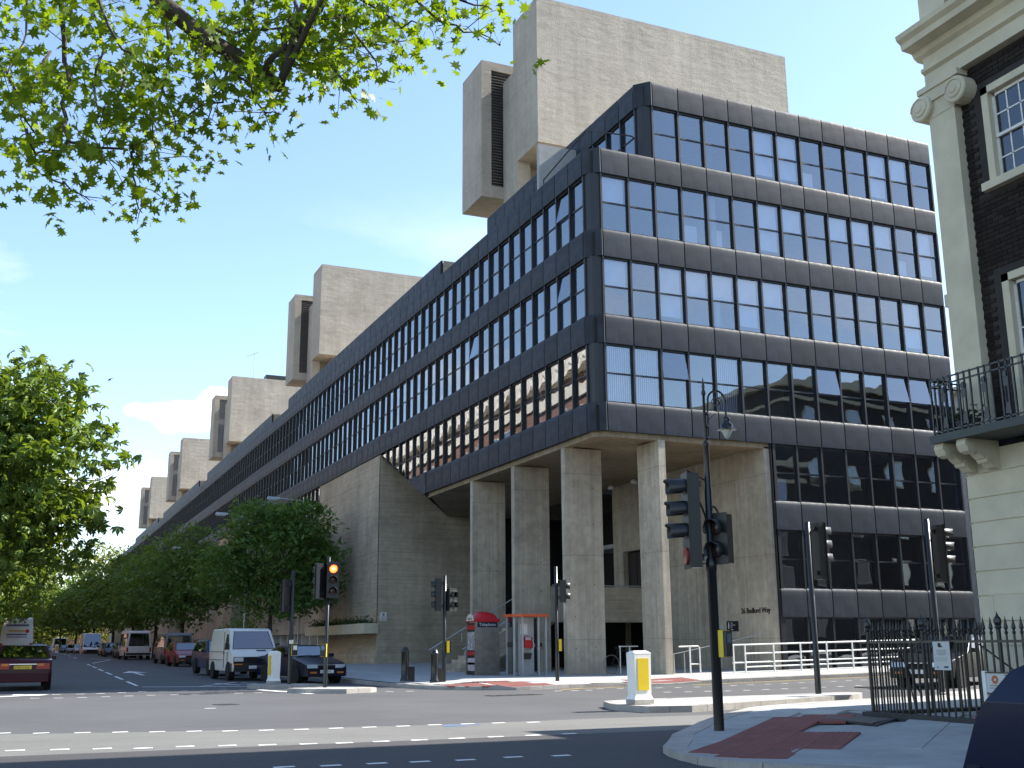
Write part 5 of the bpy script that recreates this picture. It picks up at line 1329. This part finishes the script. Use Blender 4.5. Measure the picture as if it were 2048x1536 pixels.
car('dark saloon with orange side lamps turning out beside the left island',(-9.1,7.95,hg(-9,8)),E_(11),dk_blue,L=4.55,Wd=1.7,h=1.37,plates='J203 MRK',bumper=dk_blue,name='saloon_car')
t=car('maroon saloon seen from behind at the left edge',(-18.75,7.0,hg(-18,7)),E_(180),mar,L=4.55,Wd=1.76,h=1.42,rplate='S764 CAG',bumper=mar,name='saloon_car')
m=MB(); m.box(-.45,2.27,.80,.45,2.285,.83); m.build('boot_trim',M['chrome'],t)
car('black saloon seen through the iron railings on the front street',(6.1,-9.3,hg(6,-9)),E_(-66),blk,L=4.7,Wd=1.78,h=1.44,plates='T80 1 C',bumper=blk,name='saloon_car')
car('dark blue estate car with a roof rack behind the white van',(-10.35,18.6,hg(-10,18)+.1),E_(4),navy,'estate',L=4.5,Wd=1.72,h=1.48,plates=None,name='estate_car')
t=car('dark blue car cut off by the bottom right corner',(-12.58,-31.22,.0),E_(0),paint('deep blue paint',(.006,.011,.036)),'fast',L=4.2,Wd=1.72,h=1.46,bumper=paint('deep blue bumper',(.014,.018,.035)),name='hatchback_car')

def van(label,loc,rz,body,L=4.4,Wd=1.85,h=1.97,plates=None,kind='panel',name='panel_van',scale=1.0,group=None,rear=False):
    f=-L/2; r=L/2
    pf=[(f+.05,.30),(f,.45),(f+.02,.86),(f+.06,.93),(f+.40,1.12),(f+.98,h-.08),(f+1.3,h),(r-.12,h-.01),(r-.02,h-.15),(r,.5),(r-.03,.32)]
    wins=[[(f+.62,1.14),(f+1.10,h-.22),(f+1.42,h-.22),(f+1.46,1.14)]]
    if kind=='bus': wins+=[[(f+1.56,1.12),(f+1.54,h-.22),(f+2.7,h-.22),(f+2.7,1.12)],[(f+2.8,1.12),(f+2.8,h-.22),(r-.2,h-.22),(r-.2,1.12)]]
    gl=[('windscreen',(f+.45,1.16,f+.95,h-.16,.10,.16))]
    if kind=='bus' or rear: gl.append(('rear_window',(r-.0,1.12,r-.02,h-.25,.14,.18)))
    t,hw,yf,yr=vehicle(name,label,'van',loc,rz,body,pf,1.05,Wd,.12,wins,gl,(f+.72,r-.85),.31,group=group,taper=.05,scale=scale,rim=M['galv'])
    w=Wd/2
    bump_bar(t,M['black'],f+.6,f-.05,.30,.62,w-.01,'front_bumper'); bump_bar(t,M['black'],r-.1,r+.05,.38,.55,w-.01,'rear_bumper')
    m=MB(); m.box(-(w-.06),f-.012,.60,w-.06,f+.06,.86); m.build('grille',arch,t)
    for s in (-1,1):
        a,b=sorted((s*(w-.44),s*(w-.08))); m=MB(); m.box(a,f-.03,.69,b,f+.08,.84); m.build('headlight',M['lampglass'],t)
        a,b=sorted((s*(w-.40),s*(w-.06))); m=MB(); m.box(a,f-.058,.56,b,f-.03,.60); m.build('indicator',M['amber'],t)
        a,b=sorted((s*(w+.01),s*(w+.16))); m=MB(); m.box(a,f+.55,1.15,b,f+.64,1.38); m.build('door_mirror',M['black'],t)
        a,b=sorted((s*(w-.02),s*(w-.16))); m=MB(); m.box(a,r-.05,.62,b,r+.015,1.0); m.build('tail_light',M['redlens'],t)
        m=MB(); x=s*(w+.003); a,b=sorted((x,x-s*.02)); m.box(a,f+1.52,.42,b,f+1.54,h-.14); m.box(a,f+.9,.42,b,f+.92,1.06); 
        for z in (1.06,.74): m.box(a,f+1.55,z-.012,b,r-.1,z+.012)
        m.build('door_seam',mat('grubby seam',(.10,.095,.085),.7,0,0) if 'grubby seam' not in bpy.data.materials else bpy.data.materials['grubby seam'],t)
        m=MB(); a,b=sorted((x,x+s*.03)); m.box(a,f+1.36,.98,b,f+1.48,1.03); m.build('door_handle',M['black'],t)
    m=MB(); m.tube([(-.55,f+.44,1.17),(-.05,f+.47,1.19)],.012,5); m.tube([(.1,f+.44,1.17),(.62,f+.47,1.19)],.012,5); m.build('wiper',M['black'],t)
    m=MB(); m.hexa([(.1,f+.215,.985),(.48,f+.215,.985),(.48,f+.235,1.0),(.1,f+.235,1.0)],[(.1,f+.37,1.125),(.48,f+.37,1.125),(.48,f+.39,1.10),(.1,f+.39,1.10)]); m.build('air_vent',M['black'],t)
    if plates: plate(t,plates,f-.056,.47,-1)
    return t
van('dirty white panel van with a black grille waiting in the street',(-10.45,12.5,hg(-10,12)+.04),E_(3),wht,plates='G615 OMJ')
van('white high minibus seen end on among the parked vehicles',(-9.7,67,hg(-9,67)),E_(183),paint('clean white paint',(.72,.73,.74)),L=5.2,Wd=2.0,h=2.35,kind='bus',name='minibus')
van('grey van with side windows parked behind the estate car',(-9.0,47,hg(-9,47)),E_(182),gry,L=4.8,Wd=1.9,h=2.05,kind='bus',name='grey_van')
van('white high roofed van facing up the street',(-10.3,118,hg(-10,118)-.35),E_(2),paint('clean white paint',(.72,.73,.74)),L=5.5,Wd=2.2,h=2.85,name='tall_van')
bt=van('white box lorry far along the parked row',(-11.5,190,hg(-11,190)-.35),E_(2),wht,L=5.5,Wd=2.3,h=2.9,name='box_lorry')
car('small bright red car tucked behind the estate car',(-9.3,38.5,hg(-9,38)),E_(4),redp,'hatch',L=3.9,Wd=1.65,h=1.44,name='parked_car')
far_cars=[(-9.6,77,blk,'estate','black parked car just beyond the white minibus'),(-9.9,88,dk_blue,'hatch','dark hatchback third beyond the white minibus'),(-9.6,98,sil,'saloon','silver parked car before the high roofed van'),(-10.6,135,sil,'hatch','silver car just beyond the high roofed van'),(-10.9,150,gry,'estate','grey estate car beyond the high roofed van'),(-11.3,166,navy,'hatch','navy hatchback before the box lorry'),(-12.0,205,gry,'saloon','grey car just past the box lorry'),(-12.5,222,dk_blue,'hatch','farthest parked car at the end of the row')]
for x,y,b,k,lab in far_cars: car(lab,(x,y,hg(x,y)-(.2 if y>100 else .1)),E_(2),b,k,L=4.2,h=1.46,detail=False,group='cars parked along the building kerb')
for x,y,b,k,lab in [(-15.2,150,blu,'hatch','blue car driving away far down the street'),(-16.2,128,blk,'saloon','black car driving away behind the coach')]: car(lab,(x,y,hg(x,y)-.15),E_(180),b,k,L=4.2,h=1.46,detail=False,name='moving_car')
# coach from behind
cz=hg(-19,66)
cf=[(-5.5,.4),(-5.55,1.0),(-5.3,3.2),(-5.0,3.4),(5.0,3.4),(5.3,3.3),(5.5,1.6),(5.5,.45)]
coach,hw_,_,_=vehicle('coach','white coach with coloured lettering on its back panel','coach',(-18.95,70,cz),E_(180),paint('clean white paint',(.72,.73,.74)),cf,1.5,2.5,.16,[[(-4.8,1.6),(-4.6,2.7),(4.5,2.7),(4.5,1.6)]],[('windscreen',(-5.5,1.2,-5.33,2.9,.1,.2))],(-3.3,3.0),.48,taper=.03,bev=.12)
for (z0,z1,w_,c_) in ((2.72,2.86,.85,(.12,.10,.25)),(2.30,2.44,.62,(.55,.36,.10)),(2.02,2.12,.75,(.05,.05,.2)),(1.84,1.90,.75,(.1,.1,.25))):
    m=MB(); yy=5.5-.2*(z0-1.6)/1.7+.012; m.hexa([(-w_,yy-.01,z0),(w_,yy-.01,z0),(w_,yy+.02,z0),(-w_,yy+.02,z0)],[(-w_,yy-.025,z1),(w_,yy-.025,z1),(w_,yy+.005,z1),(-w_,yy+.005,z1)]); m.build('lettering_band',mat('coach lettering %d'%int(z0*100),c_,.5,0,.35,9),coach)
m=MB(); m.lathe([(0,5.44),(.16,5.44),(.16,5.40)],14,(-.75,0,2.33),'y'); m.build('badge',M['red'],coach)
for s in (-1,1):
    m=MB(); a,b=sorted((s*1.0,s*1.2)); m.box(a,5.45,.8,b,5.53,1.4); m.build('tail_light',M['redlens'],coach)
# ------------------------------------------------------------------ trees
npr = np.random.RandomState(11)
def rot_frames(n, up=.35):
    """n random orthonormal frames (as a,b,c arrays)"""
    nrm = npr.normal(size=(n,3)); nrm[:,2] = np.abs(nrm[:,2])*1.0+up; nrm /= np.linalg.norm(nrm,axis=1)[:,None]
    r = npr.normal(size=(n,3)); a = np.cross(nrm,r); a /= np.linalg.norm(a,axis=1)[:,None]; b = np.cross(nrm,a); return a,b,nrm
def leaves_mesh(name, pts, size, material, shape='diamond', up=.3):
    n=len(pts); a,b,c=rot_frames(n,up); s=size*npr.uniform(.6,1.25,n)[:,None]
    if shape=='diamond': base=np.array([(0,-1,0),(.42,-.1,.16),(0,1,-.1),(-.42,-.1,.16)]); faces=[(0,1,2),(0,2,3)]
    elif shape=='spray':   # five leaflets drooping from one point
        base=[];faces=[]
        for k in range(5):
            an=-1.25+.62*k+ (PI/2); L=1-.12*abs(k-2); ca,sa=math.cos(an),math.sin(an); i=len(base)
            base+= [(0,0,0),(ca*L*.62-sa*.19*L,sa*L*.62+ca*.19*L,-.10),(ca*L,sa*L,-.42),(ca*L*.62+sa*.19*L,sa*L*.62-ca*.19*L,-.10)]; faces+=[(i,i+1,i+2),(i,i+2,i+3)]
        base=np.array(base)
    elif shape=='plane':
        base=np.array(PLANE); faces=[(0,i,i+1) for i in range(1,len(PLANE)-1)]+[(0,len(PLANE)-1,1)]
    k=len(base); co=(pts[:,None,:]+s[:,None,:]*(base[None,:,0:1]*a[:,None,:]+base[None,:,1:2]*b[:,None,:]+base[None,:,2:3]*c[:,None,:])).reshape(-1,3)
    fa=np.array(faces); F=(fa[None]+np.arange(n)[:,None,None]*k).reshape(-1,3)
    me=bpy.data.meshes.new(name); me.vertices.add(len(co)); me.vertices.foreach_set('co',co.ravel())
    me.loops.add(F.size); me.loops.foreach_set('vertex_index',F.ravel().astype(np.int32)); me.polygons.add(len(F)); me.polygons.foreach_set('loop_start',np.arange(0,F.size,3,dtype=np.int32)); me.polygons.foreach_set('loop_total',np.full(len(F),3,dtype=np.int32))
    me.materials.append(material); me.update(calc_edges=True); return me
PLANE=[(0,-.12,0)]
for an,r in ((-90,.30),(-52,.62),(-32,.36),(-8,.86),(18,.42),(48,.80),(66,.46),(90,1.0),(114,.46),(132,.80),(162,.42),(188,.86),(212,.36),(232,.62)):
    PLANE.append((r*math.cos(math.radians(an)),r*math.sin(math.radians(an)),-.12*r*r))
def limb(mb,p,q,r0,r1,n=5,wob=.12):
    p,q=Vector(p),Vector(q); L=(q-p).length; pts=[];rr=[]
    for k in range(n+1):
        f=k/n; w=Vector((rnd.gauss(0,1),rnd.gauss(0,1),rnd.gauss(0,1)))*wob*L*.25*math.sin(PI*f); pts.append(p.lerp(q,f)+w); rr.append(r0+(r1-r0)*f)
    mb.tube(pts,rr,7); return pts
def tree(name,label,loc,blobs,n_clump,per,lsize,material,trunk=(.22,3.5),group=None,shape='diamond',spread=.55,shell=.6):
    """blobs: (dx,dy,z,rx,ry,rz) crown lobes; leaves gather in clumps through the lobes"""
    t=thing(name,label,'tree',loc,0,group); L=Vector(loc)
    tr=MB(); r,h=trunk; top=Vector((0,0,h))
    limb(tr,(0,0,-.1),top,r*1.25,r*.8,4,.05)
    cb=Vector((sum(b[0] for b in blobs)/len(blobs),sum(b[1] for b in blobs)/len(blobs),sum(b[2] for b in blobs)/len(blobs)))
    limb(tr,top,cb+Vector((0,0,1.5)),r*.75,r*.25,5,.1)
    ends=[]
    for b in blobs:
        c=Vector(b[:3]); p=limb(tr,top.lerp(cb,rnd.uniform(0,.6)),c,r*.5,r*.14,5,.15)
        for k in range(5):
            v=Vector((rnd.gauss(0,1),rnd.gauss(0,1),rnd.gauss(0,.8))).normalized(); e=c+Vector((v.x*b[3],v.y*b[4],v.z*b[5]))*.85; limb(tr,p[rnd.randint(2,5)],e,r*.16,.012,4,.2)
    tr.build('trunk',M['bark'],t,True)
    vol=np.array([b[3]*b[4]*b[5] for b in blobs])**.75; pr_=vol/vol.sum(); idx=npr.choice(len(blobs),n_clump,p=pr_); B_=np.array(blobs)[idx]
    d=npr.normal(size=(n_clump,3)); d/=np.linalg.norm(d,axis=1)[:,None]; rad=npr.uniform(shell**3,1.0,n_clump)**(1/3)
    cc=B_[:,:3]+d*B_[:,3:6]*rad[:,None]*npr.uniform(.86,1.10,(n_clump,1))
    P=np.repeat(cc,per,axis=0)+npr.normal(size=(n_clump*per,3))*spread*np.array([1,1,.62])*npr.uniform(.5,1.2,(n_clump,1)).repeat(per,axis=0)
    tag(link('crown',leaves_mesh('crown',P,lsize,material,shape),t),kind='stuff')
    return t
lf_ch=mat_leaf('broad street tree leaf',(.075,.135,.018),(.17,.235,.05),.35,.40)
lf_rt=mat_leaf('dark street tree leaf',(.075,.15,.038),(.15,.24,.07),.38,.45)
lf_far=mat_leaf('far plane tree leaf',(.13,.16,.035),(.22,.24,.07),.35,.6)
lf_pl=mat_leaf('plane tree leaf',(.080,.145,.010),(.16,.235,.018),.55,.40)
BOUGHS = {'A':[(-18.82,-20.56,10.67),(-17.96,-21.0,9.57),(-17.52,-21.28,9.08),(-17.03,-21.07,9.01),(-16.57,-20.76,8.97),(-16.36,-20.86,8.78)], 'B':[(-16.62,-20.87,8.94),(-16.47,-21.23,9.05),(-16.35,-21.08,9.53),(-16.17,-20.69,10.27),(-16.12,-20.64,10.79)], 'C':[(-16.5,-21.49,8.49),(-16.39,-21.46,8.91),(-16.15,-21.09,9.58),(-15.82,-20.98,10.19),(-15.58,-21.37,10.49)], 'D':[(-19.48,-20.67,10.34),(-19.25,-20.28,9.74),(-19.11,-20.0,9.04),(-19.09,-20.22,8.34),(-18.97,-20.63,7.58),(-18.65,-20.63,7.53),(-18.24,-20.23,7.78)], 'E':[(-18.26,-20.51,7.73),(-18.14,-20.15,7.69),(-18.1,-20.26,7.29),(-18.03,-20.69,6.75)], 'F':[(-18.97,-19.98,7.87),(-19.1,-19.96,7.6),(-19.15,-20.36,7.14),(-18.94,-20.6,7.01),(-18.65,-20.32,6.96)], 'G':[(-20.35,-19.07,9.56),(-19.85,-19.38,8.97),(-19.62,-19.7,8.49),(-19.45,-19.52,8.16),(-19.7,-19.11,8.04)], 'H':[(-18.92,-21.36,9.62),(-18.61,-21.76,8.63),(-18.37,-21.72,8.36),(-18.11,-21.31,8.5),(-17.89,-21.16,8.21),(-17.77,-21.49,7.59)], 'I':[(-17.83,-20.34,10.37),(-17.81,-20.41,9.26),(-17.87,-20.02,8.69),(-17.92,-19.74,8.28),(-17.81,-19.98,7.82)], 'J':[(-17.6,-21.67,8.85),(-17.31,-21.39,8.42),(-17.33,-21.03,8.02)], 'K':[(-17.28,-21.9,8.55),(-16.89,-21.55,8.29),(-16.69,-21.57,8.0),(-16.57,-22.01,7.8)], 'L':[(-16.04,-20.36,10.0),(-15.71,-20.3,9.71),(-15.43,-20.72,9.15),(-15.34,-21.08,8.65)], 'M':[(-15.88,-21.06,10.09),(-15.56,-21.41,9.57),(-15.27,-21.89,8.89),(-15.06,-21.9,8.61)], 'N':[(-15.47,-20.71,10.59),(-14.83,-21.33,9.87),(-14.43,-21.54,9.79)], 'O':[(-15.46,-22.0,10.06),(-14.69,-22.44,9.41),(-14.21,-22.28,9.37),(-13.63,-22.13,9.35)], 'P':[(-14.86,-22.7,9.71),(-14.35,-22.65,9.57),(-13.86,-22.41,9.68)], 'Q':[(-16.33,-20.52,9.53),(-15.68,-20.23,9.51),(-15.52,-20.14,9.92),(-14.84,-20.69,9.86)], 'R':[(-19.79,-19.55,10.5),(-19.63,-19.31,9.75),(-19.81,-19.59,8.87)], 'S':[(-18.96,-20.31,10.1),(-18.69,-20.48,9.02),(-18.77,-20.9,8.08),(-18.6,-20.96,7.66)], 'T':[(-17.04,-20.73,10.26),(-16.74,-21.2,9.38),(-16.01,-21.53,9.51),(-15.28,-21.39,9.85)], 'U':[(-18.27,-19.93,9.32),(-18.45,-20.21,8.55),(-18.35,-19.99,8.23),(-18.51,-19.57,8.24)], 'V':[(-19.44,-20.58,7.69),(-19.35,-20.47,7.41),(-19.07,-20.04,7.71)], 'W':[(-17.36,-21.44,9.1),(-16.92,-21.1,9.39),(-16.44,-20.94,9.82)], 'X':[(-17.11,-21.58,8.73),(-17.21,-21.23,8.24),(-17.88,-21.33,7.71)], 'Y':[(-15.72,-20.32,9.86),(-15.31,-20.47,9.95),(-14.6,-21.12,9.76)], 'Z':[(-19.31,-19.54,9.39),(-19.51,-19.92,8.62),(-19.23,-20.2,8.11)]}
pt=thing('plane_tree','near plane tree whose leafy boughs hang into the top left of the view','tree',(-25.2,-21.0,.1))
O=Vector(pt.location); tr=MB()
limb(tr,(0,0,-.2),(0.3,0.2,7.5),.42,.30,6,.04)
A0=Vector(BOUGHS['A'][0])-O
limb(tr,(.3,.2,7.2),A0,.26,.13,6,.1); limb(tr,(.3,.2,7.4),(.5,4,14),.24,.1,6,.1); limb(tr,(.3,.2,7.4),(-3,-1,13),.22,.1,6,.1)
RAD={'A':(.13,.085),'B':(.05,.02),'C':(.055,.02),'D':(.04,.014)}
cl_=[]
for k,v in BOUGHS.items():
    v=[Vector(p)-O for p in v]; r0,r1=RAD.get(k,(.022,.007))
    if k!='A':
        # spread the support points with a light wobble
        fine=[]
        for a,b in zip(v,v[1:]):
            for q in range(3): fine.append(a.lerp(b,q/3)+Vector((rnd.gauss(0,.03),rnd.gauss(0,.03),rnd.gauss(0,.03))))
        fine.append(v[-1])
        # carry the bough on to the limb it grows from
        n=len(fine); tr.tube(fine,[r0+(r1-r0)*i/(n-1) for i in range(n)],6)
    else: tr.tube(v,[r0+(r1-r0)*i/(len(v)-1) for i in range(len(v))],9)
    L=0
    for a,b in zip(v,v[1:]):
        d=(b-a).length; m_=max(1,int(d/.075))
        for q in range(m_):
            if k=='A' and rnd.random()<.55: continue
            p=a.lerp(b,rnd.random()); w=Vector((rnd.gauss(0,1),rnd.gauss(0,1),rnd.gauss(0,.8)))*.30
            if rnd.random()<.38: tr.tube([p,p+w*.6+Vector((0,0,.05)),p+w],[.007,.005,.003],4)
            cl_.append(p+w)
for a,b in (('D','A'),('H','A'),('I','A'),('T','A'),('N','C'),('O','C'),('M','C'),('P','O'),('G','D'),('R','D'),('S','D')):
    p=Vector(BOUGHS[a][0])-O; q=Vector(BOUGHS[b][0])-O; tr.tube([p,p.lerp(q,.5)+Vector((0,0,.6)),q],[.03,.035,.05],6)
tr.build('trunk',M['bark'],pt,True)
for k in range(420):       # the crown above the frame
    cl_.append(Vector((rnd.uniform(-2,11),rnd.uniform(-3.5,4.5),rnd.uniform(10.4,14.0))))
cl_=np.array([tuple(c) for c in cl_])
per=6
P=np.repeat(cl_,per,axis=0)+npr.normal(size=(len(cl_)*per,3))*.125
nfall=len(P)-420*per
order=npr.permutation(nfall)
big=order[:300]
one=leaves_mesh('leaf',np.zeros((1,3)),.115,lf_pl,'plane')
leaf_variants=[leaves_mesh('leaf',np.zeros((1,3)),.115,lf_pl,'plane',.1) for _ in range(12)]
for i in big: link('leaf',leaf_variants[i%12],pt,mat4=Matrix.Translation(P[i])@Matrix.Rotation(rnd.uniform(0,6.28),4,'Z')@Matrix.Scale(rnd.uniform(.8,1.3),4))
keep=np.ones(len(P),bool); keep[big]=False
tag(link('leaves',leaves_mesh('leaves',P[keep],.105,lf_pl,'plane',.1),pt),kind='stuff')
sd=MB()
for i in range(46):
    p=Vector(cl_[rnd.randrange(nfall//per)]); q=p+Vector((rnd.gauss(0,.04),rnd.gauss(0,.04),-rnd.uniform(.12,.28))); sd.tube([p,q],.003,3); sd.lathe([(0,-.016),(.013,-.009),(.016,0),(.013,.009),(0,.016)],6,q)
tag(sd.build('seed_balls',M['bark'],pt),kind='stuff')

tree('chestnut_tree','big leafy tree over the maroon saloon at the left edge',(-21.9,12.5,hg(-21,12)+.12),[(0,0,8.2,4.4,3.6,3.6),(3.6,-1.2,7.9,2.9,2.4,2.4),(2.6,-1,10.4,2.3,2.2,2.0),(.3,0,11.0,2.6,2.6,1.9),(-3.2,0,8.6,3.6,3.4,3.2),(3.9,-.6,5.9,2.2,2.0,1.6),(.5,-.5,5.6,3.5,3.0,1.8)],900,9,.36,lf_ch,(.28,3.2),shape='spray',spread=.42)
for i,(x,y,s,lab) in enumerate([(-22.2,28,1.05,'second leafy tree along the left pavement behind the big one'),(-22.4,44,1.1,'third leafy tree along the left pavement by the coach'),(-22.0,62,1.1,'fourth tree on the left pavement just behind the coach'),(-21.5,88,1.2,'fifth tree on the left pavement beyond the coach'),(-21.5,118,1.25,'sixth tree on the left pavement near the far end'),(-20.5,155,1.3,'last dark tree on the left pavement at the far end')]):
    tree('street_tree',lab,(x,y,hg(x,y)+.12),[(0,0,7.0*s,3.8*s,3.6*s,3.0*s),(2.2,0,5.4*s,2.8*s,2.6*s,2.2*s),(-2,0,6.6*s,3*s,3*s,2.6*s),(.5,0,9*s,2.6*s,2.6*s,1.8*s),(1.4,-.5,3.8*s,2.4*s,2.4*s,1.4*s)],420,8,.36,lf_ch,(.22,2.6),'trees along the left pavement',shape='spray',spread=.5)
tree('street_tree','nearest right hand tree in front of the boarded concrete pier',(-5.3,32.5,hg(0,32)+.2),[(0,0,6.6,3.3,3.0,2.7),(1.6,-.6,8.2,1.9,1.9,1.6),(-2.6,.4,5.2,2.0,2.0,1.8),(2.4,0,5.0,2.0,2.0,1.7),(-1.2,0,8.2,1.7,1.7,1.5),(.4,-.6,3.6,2.4,2.2,1.1),(3.5,-.4,6.2,1.0,1.0,.9)],900,11,.20,lf_rt,(.16,2.2),spread=.34)
tree('street_tree','slender tree close behind the nearest right hand tree',(-2.9,37.5,hg(0,37)+.2),[(0,0,6.5,2.4,2.2,2.4),(-1,0,8.6,1.5,1.5,1.4),(.6,0,4.4,2.0,2.0,1.4)],420,10,.19,lf_rt,(.14,2.6),spread=.34)
for i,(x,y,s,lab) in enumerate([(-7.0,58,1.0,'second right hand tree over the parked estate car'),(-7.6,71,1.0,'third right hand tree over the white minibus'),(-8.2,86,1.0,'fourth right hand tree along the building kerb'),(-8.8,103,1.02,'fifth right hand tree by the high roofed van'),(-9.6,124,1.05,'sixth right hand tree along the building kerb'),(-10.6,150,1.1,'seventh right hand tree before the box lorry'),(-11.8,180,1.15,'eighth right hand tree beside the box lorry')]):
    tree('street_tree',lab,(x,y,hg(x,y)+.12),[(0,0,6.4*s,3.9*s,3.6*s,3.0*s),(-2.0,0,5.4*s,2.6*s,2.6*s,2.2*s),(2,0,6.2*s,2.8*s,2.8*s,2.6*s),(.6,0,9.0*s,2.3*s,2.3*s,2.0*s),(-.4,-.5,3.6*s,3.0*s,2.8*s,1.2*s)],620 if i<3 else 420,9,.24 if i<3 else .34,lf_rt,(.18,2.4),'trees along the building kerb',spread=.42)
for i,(x,y,h,lab) in enumerate([(-25,236,23,'tall pale green tree at the far left end of the street'),(-17,243,25,'tall pale green tree closing the end of the street'),(-9,238,24,'tall pale green tree against the end of the building'),(-1,248,26,'tallest pale tree just past the end of the building'),(-14,232,14,'lower bright green tree at the end of the roadway'),(-33,250,24,'pale tree behind the left pavement trees'),(8,256,25,'pale tree behind the far end of the building')]):
    s=h/24
    tree('plane_tree',lab,(x,y,.8),[(0,0,14*s,6*s,5*s,6*s),(3*s,0,9*s,5*s,4.5*s,5*s),(-3*s,0,10*s,5*s,4.5*s,5*s),(0,0,20*s,4.2*s,4*s,4*s),(1*s,-2,5*s,5*s,4*s,3.4*s)],420,8,.55,lf_far,(.4,5*s),'tall trees at the end of the street',spread=1.0)
sh=thing('shrub','small bright green sapling before the concrete wall beyond the white van','plant',(-4.0,47,hg(0,47)+.15))
m=MB(); limb(m,(0,0,0),(0,0,2.2),.05,.02); m.build('stem',M['bark'],sh)
tag(link('leaves',leaves_mesh('leaves',npr.normal(size=(420,3))*np.array([.9,.7,.45])+np.array([0,0,2.5]),.14,mat_leaf('sapling leaf',(.07,.15,.02),(.12,.22,.03),.4)),sh),kind='stuff')
pp=thing('planter_hedge','low dark hedge growing in the concrete planter box','plant',(-.85,33,2.5))
P=np.stack([npr.uniform(-.35,.35,1600),npr.uniform(-6.3,7.3,1600),np.abs(npr.normal(0,.20,1600))+.02*npr.rand(1600)],1)
tag(link('leaves',leaves_mesh('leaves',P,.085,mat_leaf('hedge leaf',(.02,.05,.012),(.04,.085,.02),.25)),pp),kind='stuff')

# ------------------------------------------------------------------ buildings round about
ht=thing('brick_hotel','long brown brick hotel facing the institute across the street','building',(0,0,0))
hb=mat('brown brick',(.16,.085,.06),.9,0,.22,1.5); hc=mat('cream concrete',(.55,.50,.42),.8,0,.1)
m=MB(); m.box(-45,34,0,-27,190,23.6); m.build('wall',hb,ht)
m=MB(); m.box(-45,33.8,23.6,-26.7,190.2,24.7); m.build('band',hc,ht)
m=MB(); m.box(-45,34,24.7,-28.2,190,27.6); m.build('attic',hb,ht)
m=MB()
for k in range(128):
    y=34+k*1.22; m.hexa([(-27.9,y,26.0),(-26.6,y+.15,26.0),(-26.6,y+1.1,26.0),(-27.9,y+1.1,26.0)],[(-28.2,y,28.2),(-27.6,y+.15,28.2),(-27.6,y+1.1,28.2),(-28.2,y+1.1,28.2)])
tag(m.build('awnings',hc,ht),kind='stuff')
hgls=mat_pane('hotel glass',(.2,.22,.24),.25,.003); wf=MB(); wp=MB()
for k in range(38):
    for z in (3,6,9,12,15,18,21):
        y=36+k*4.0; wf.box(-27.02,y-.08,z-.08,-26.9,y+1.28,z+1.78); wp.box(-26.9,y,z,-26.88,y+1.2,z+1.7)
    y=36+k*4; wf.box(-28.22,y-.08,24.8,-28.1,y+1.6,26.0); wp.box(-28.1,y,24.9,-28.08,y+1.5,25.9)
tag(wf.build('window_frames',hc,ht),kind='stuff'); tag(wp.build('window_panes',hgls,ht),kind='stuff')
def backdrop_house(name,label,x0,y0,x1,y1,h,wall,trim,face,nx,nz):
    t=thing(name,label,'building',(x0,y0,hg(x0,y0)))
    w,d=x1-x0,y1-y0; m=MB(); m.box(0,0,-.5,w,d,h); m.build('wall',wall,t)
    m=MB(); m.box(-.4,-.4,h,w+.4,d+.4,h+.35); m.box(-.15,-.15,h-1.3,w+.15,d+.15,h-1.1); m.build('cornice',trim,t)
    for i in range(nx):
        for k in range(nz):
            z=1.2+k*(h-1.6)/nz
            if face=='N': x=w*(i+.5)/nx; b=(x-.55,d-.02,z,x+.55,d+.05,z+1.9); p=(x-.48,d+.05,z+.07,x+.48,d+.07,z+1.83)
            else: y=d*(i+.5)/nx; b=(-.05,y-.55,z,.02,y+.55,z+1.9); p=(-.07,y-.48,z+.07,-.05,y+.48,z+1.83)
            m=MB(); m.box(*b); o=m.build('window',trim,t); m=MB(); m.box(*p); m.build('pane',hgls,o)
    return t
backdrop_house('stone_house','pale stone building glimpsed between the institute and the cream house',36,8,60,40,16.5,mat('pale stone',(.50,.47,.42),.85,0,.12),M['stucco'],'W',7,4)
backdrop_house('brick_terrace','dark brick terrace along the far side of the front street',7,-36,26.5,-22.6,12.5,bwm,M['stucco'],'N',6,4)
backdrop_house('brick_terrace','taller dark brick terrace farther along the front street',26.6,-38,72,-23.5,17.8,bwm,M['stucco'],'N',13,5)
dk=M['stucco']
hd=MB()
hz=thing('distant_houses','row of plain houses closing the street far beyond the trees','building',(0,0,0)); hd.box(-70,285,0,40,300,14); hd.build('wall',hb,hz)
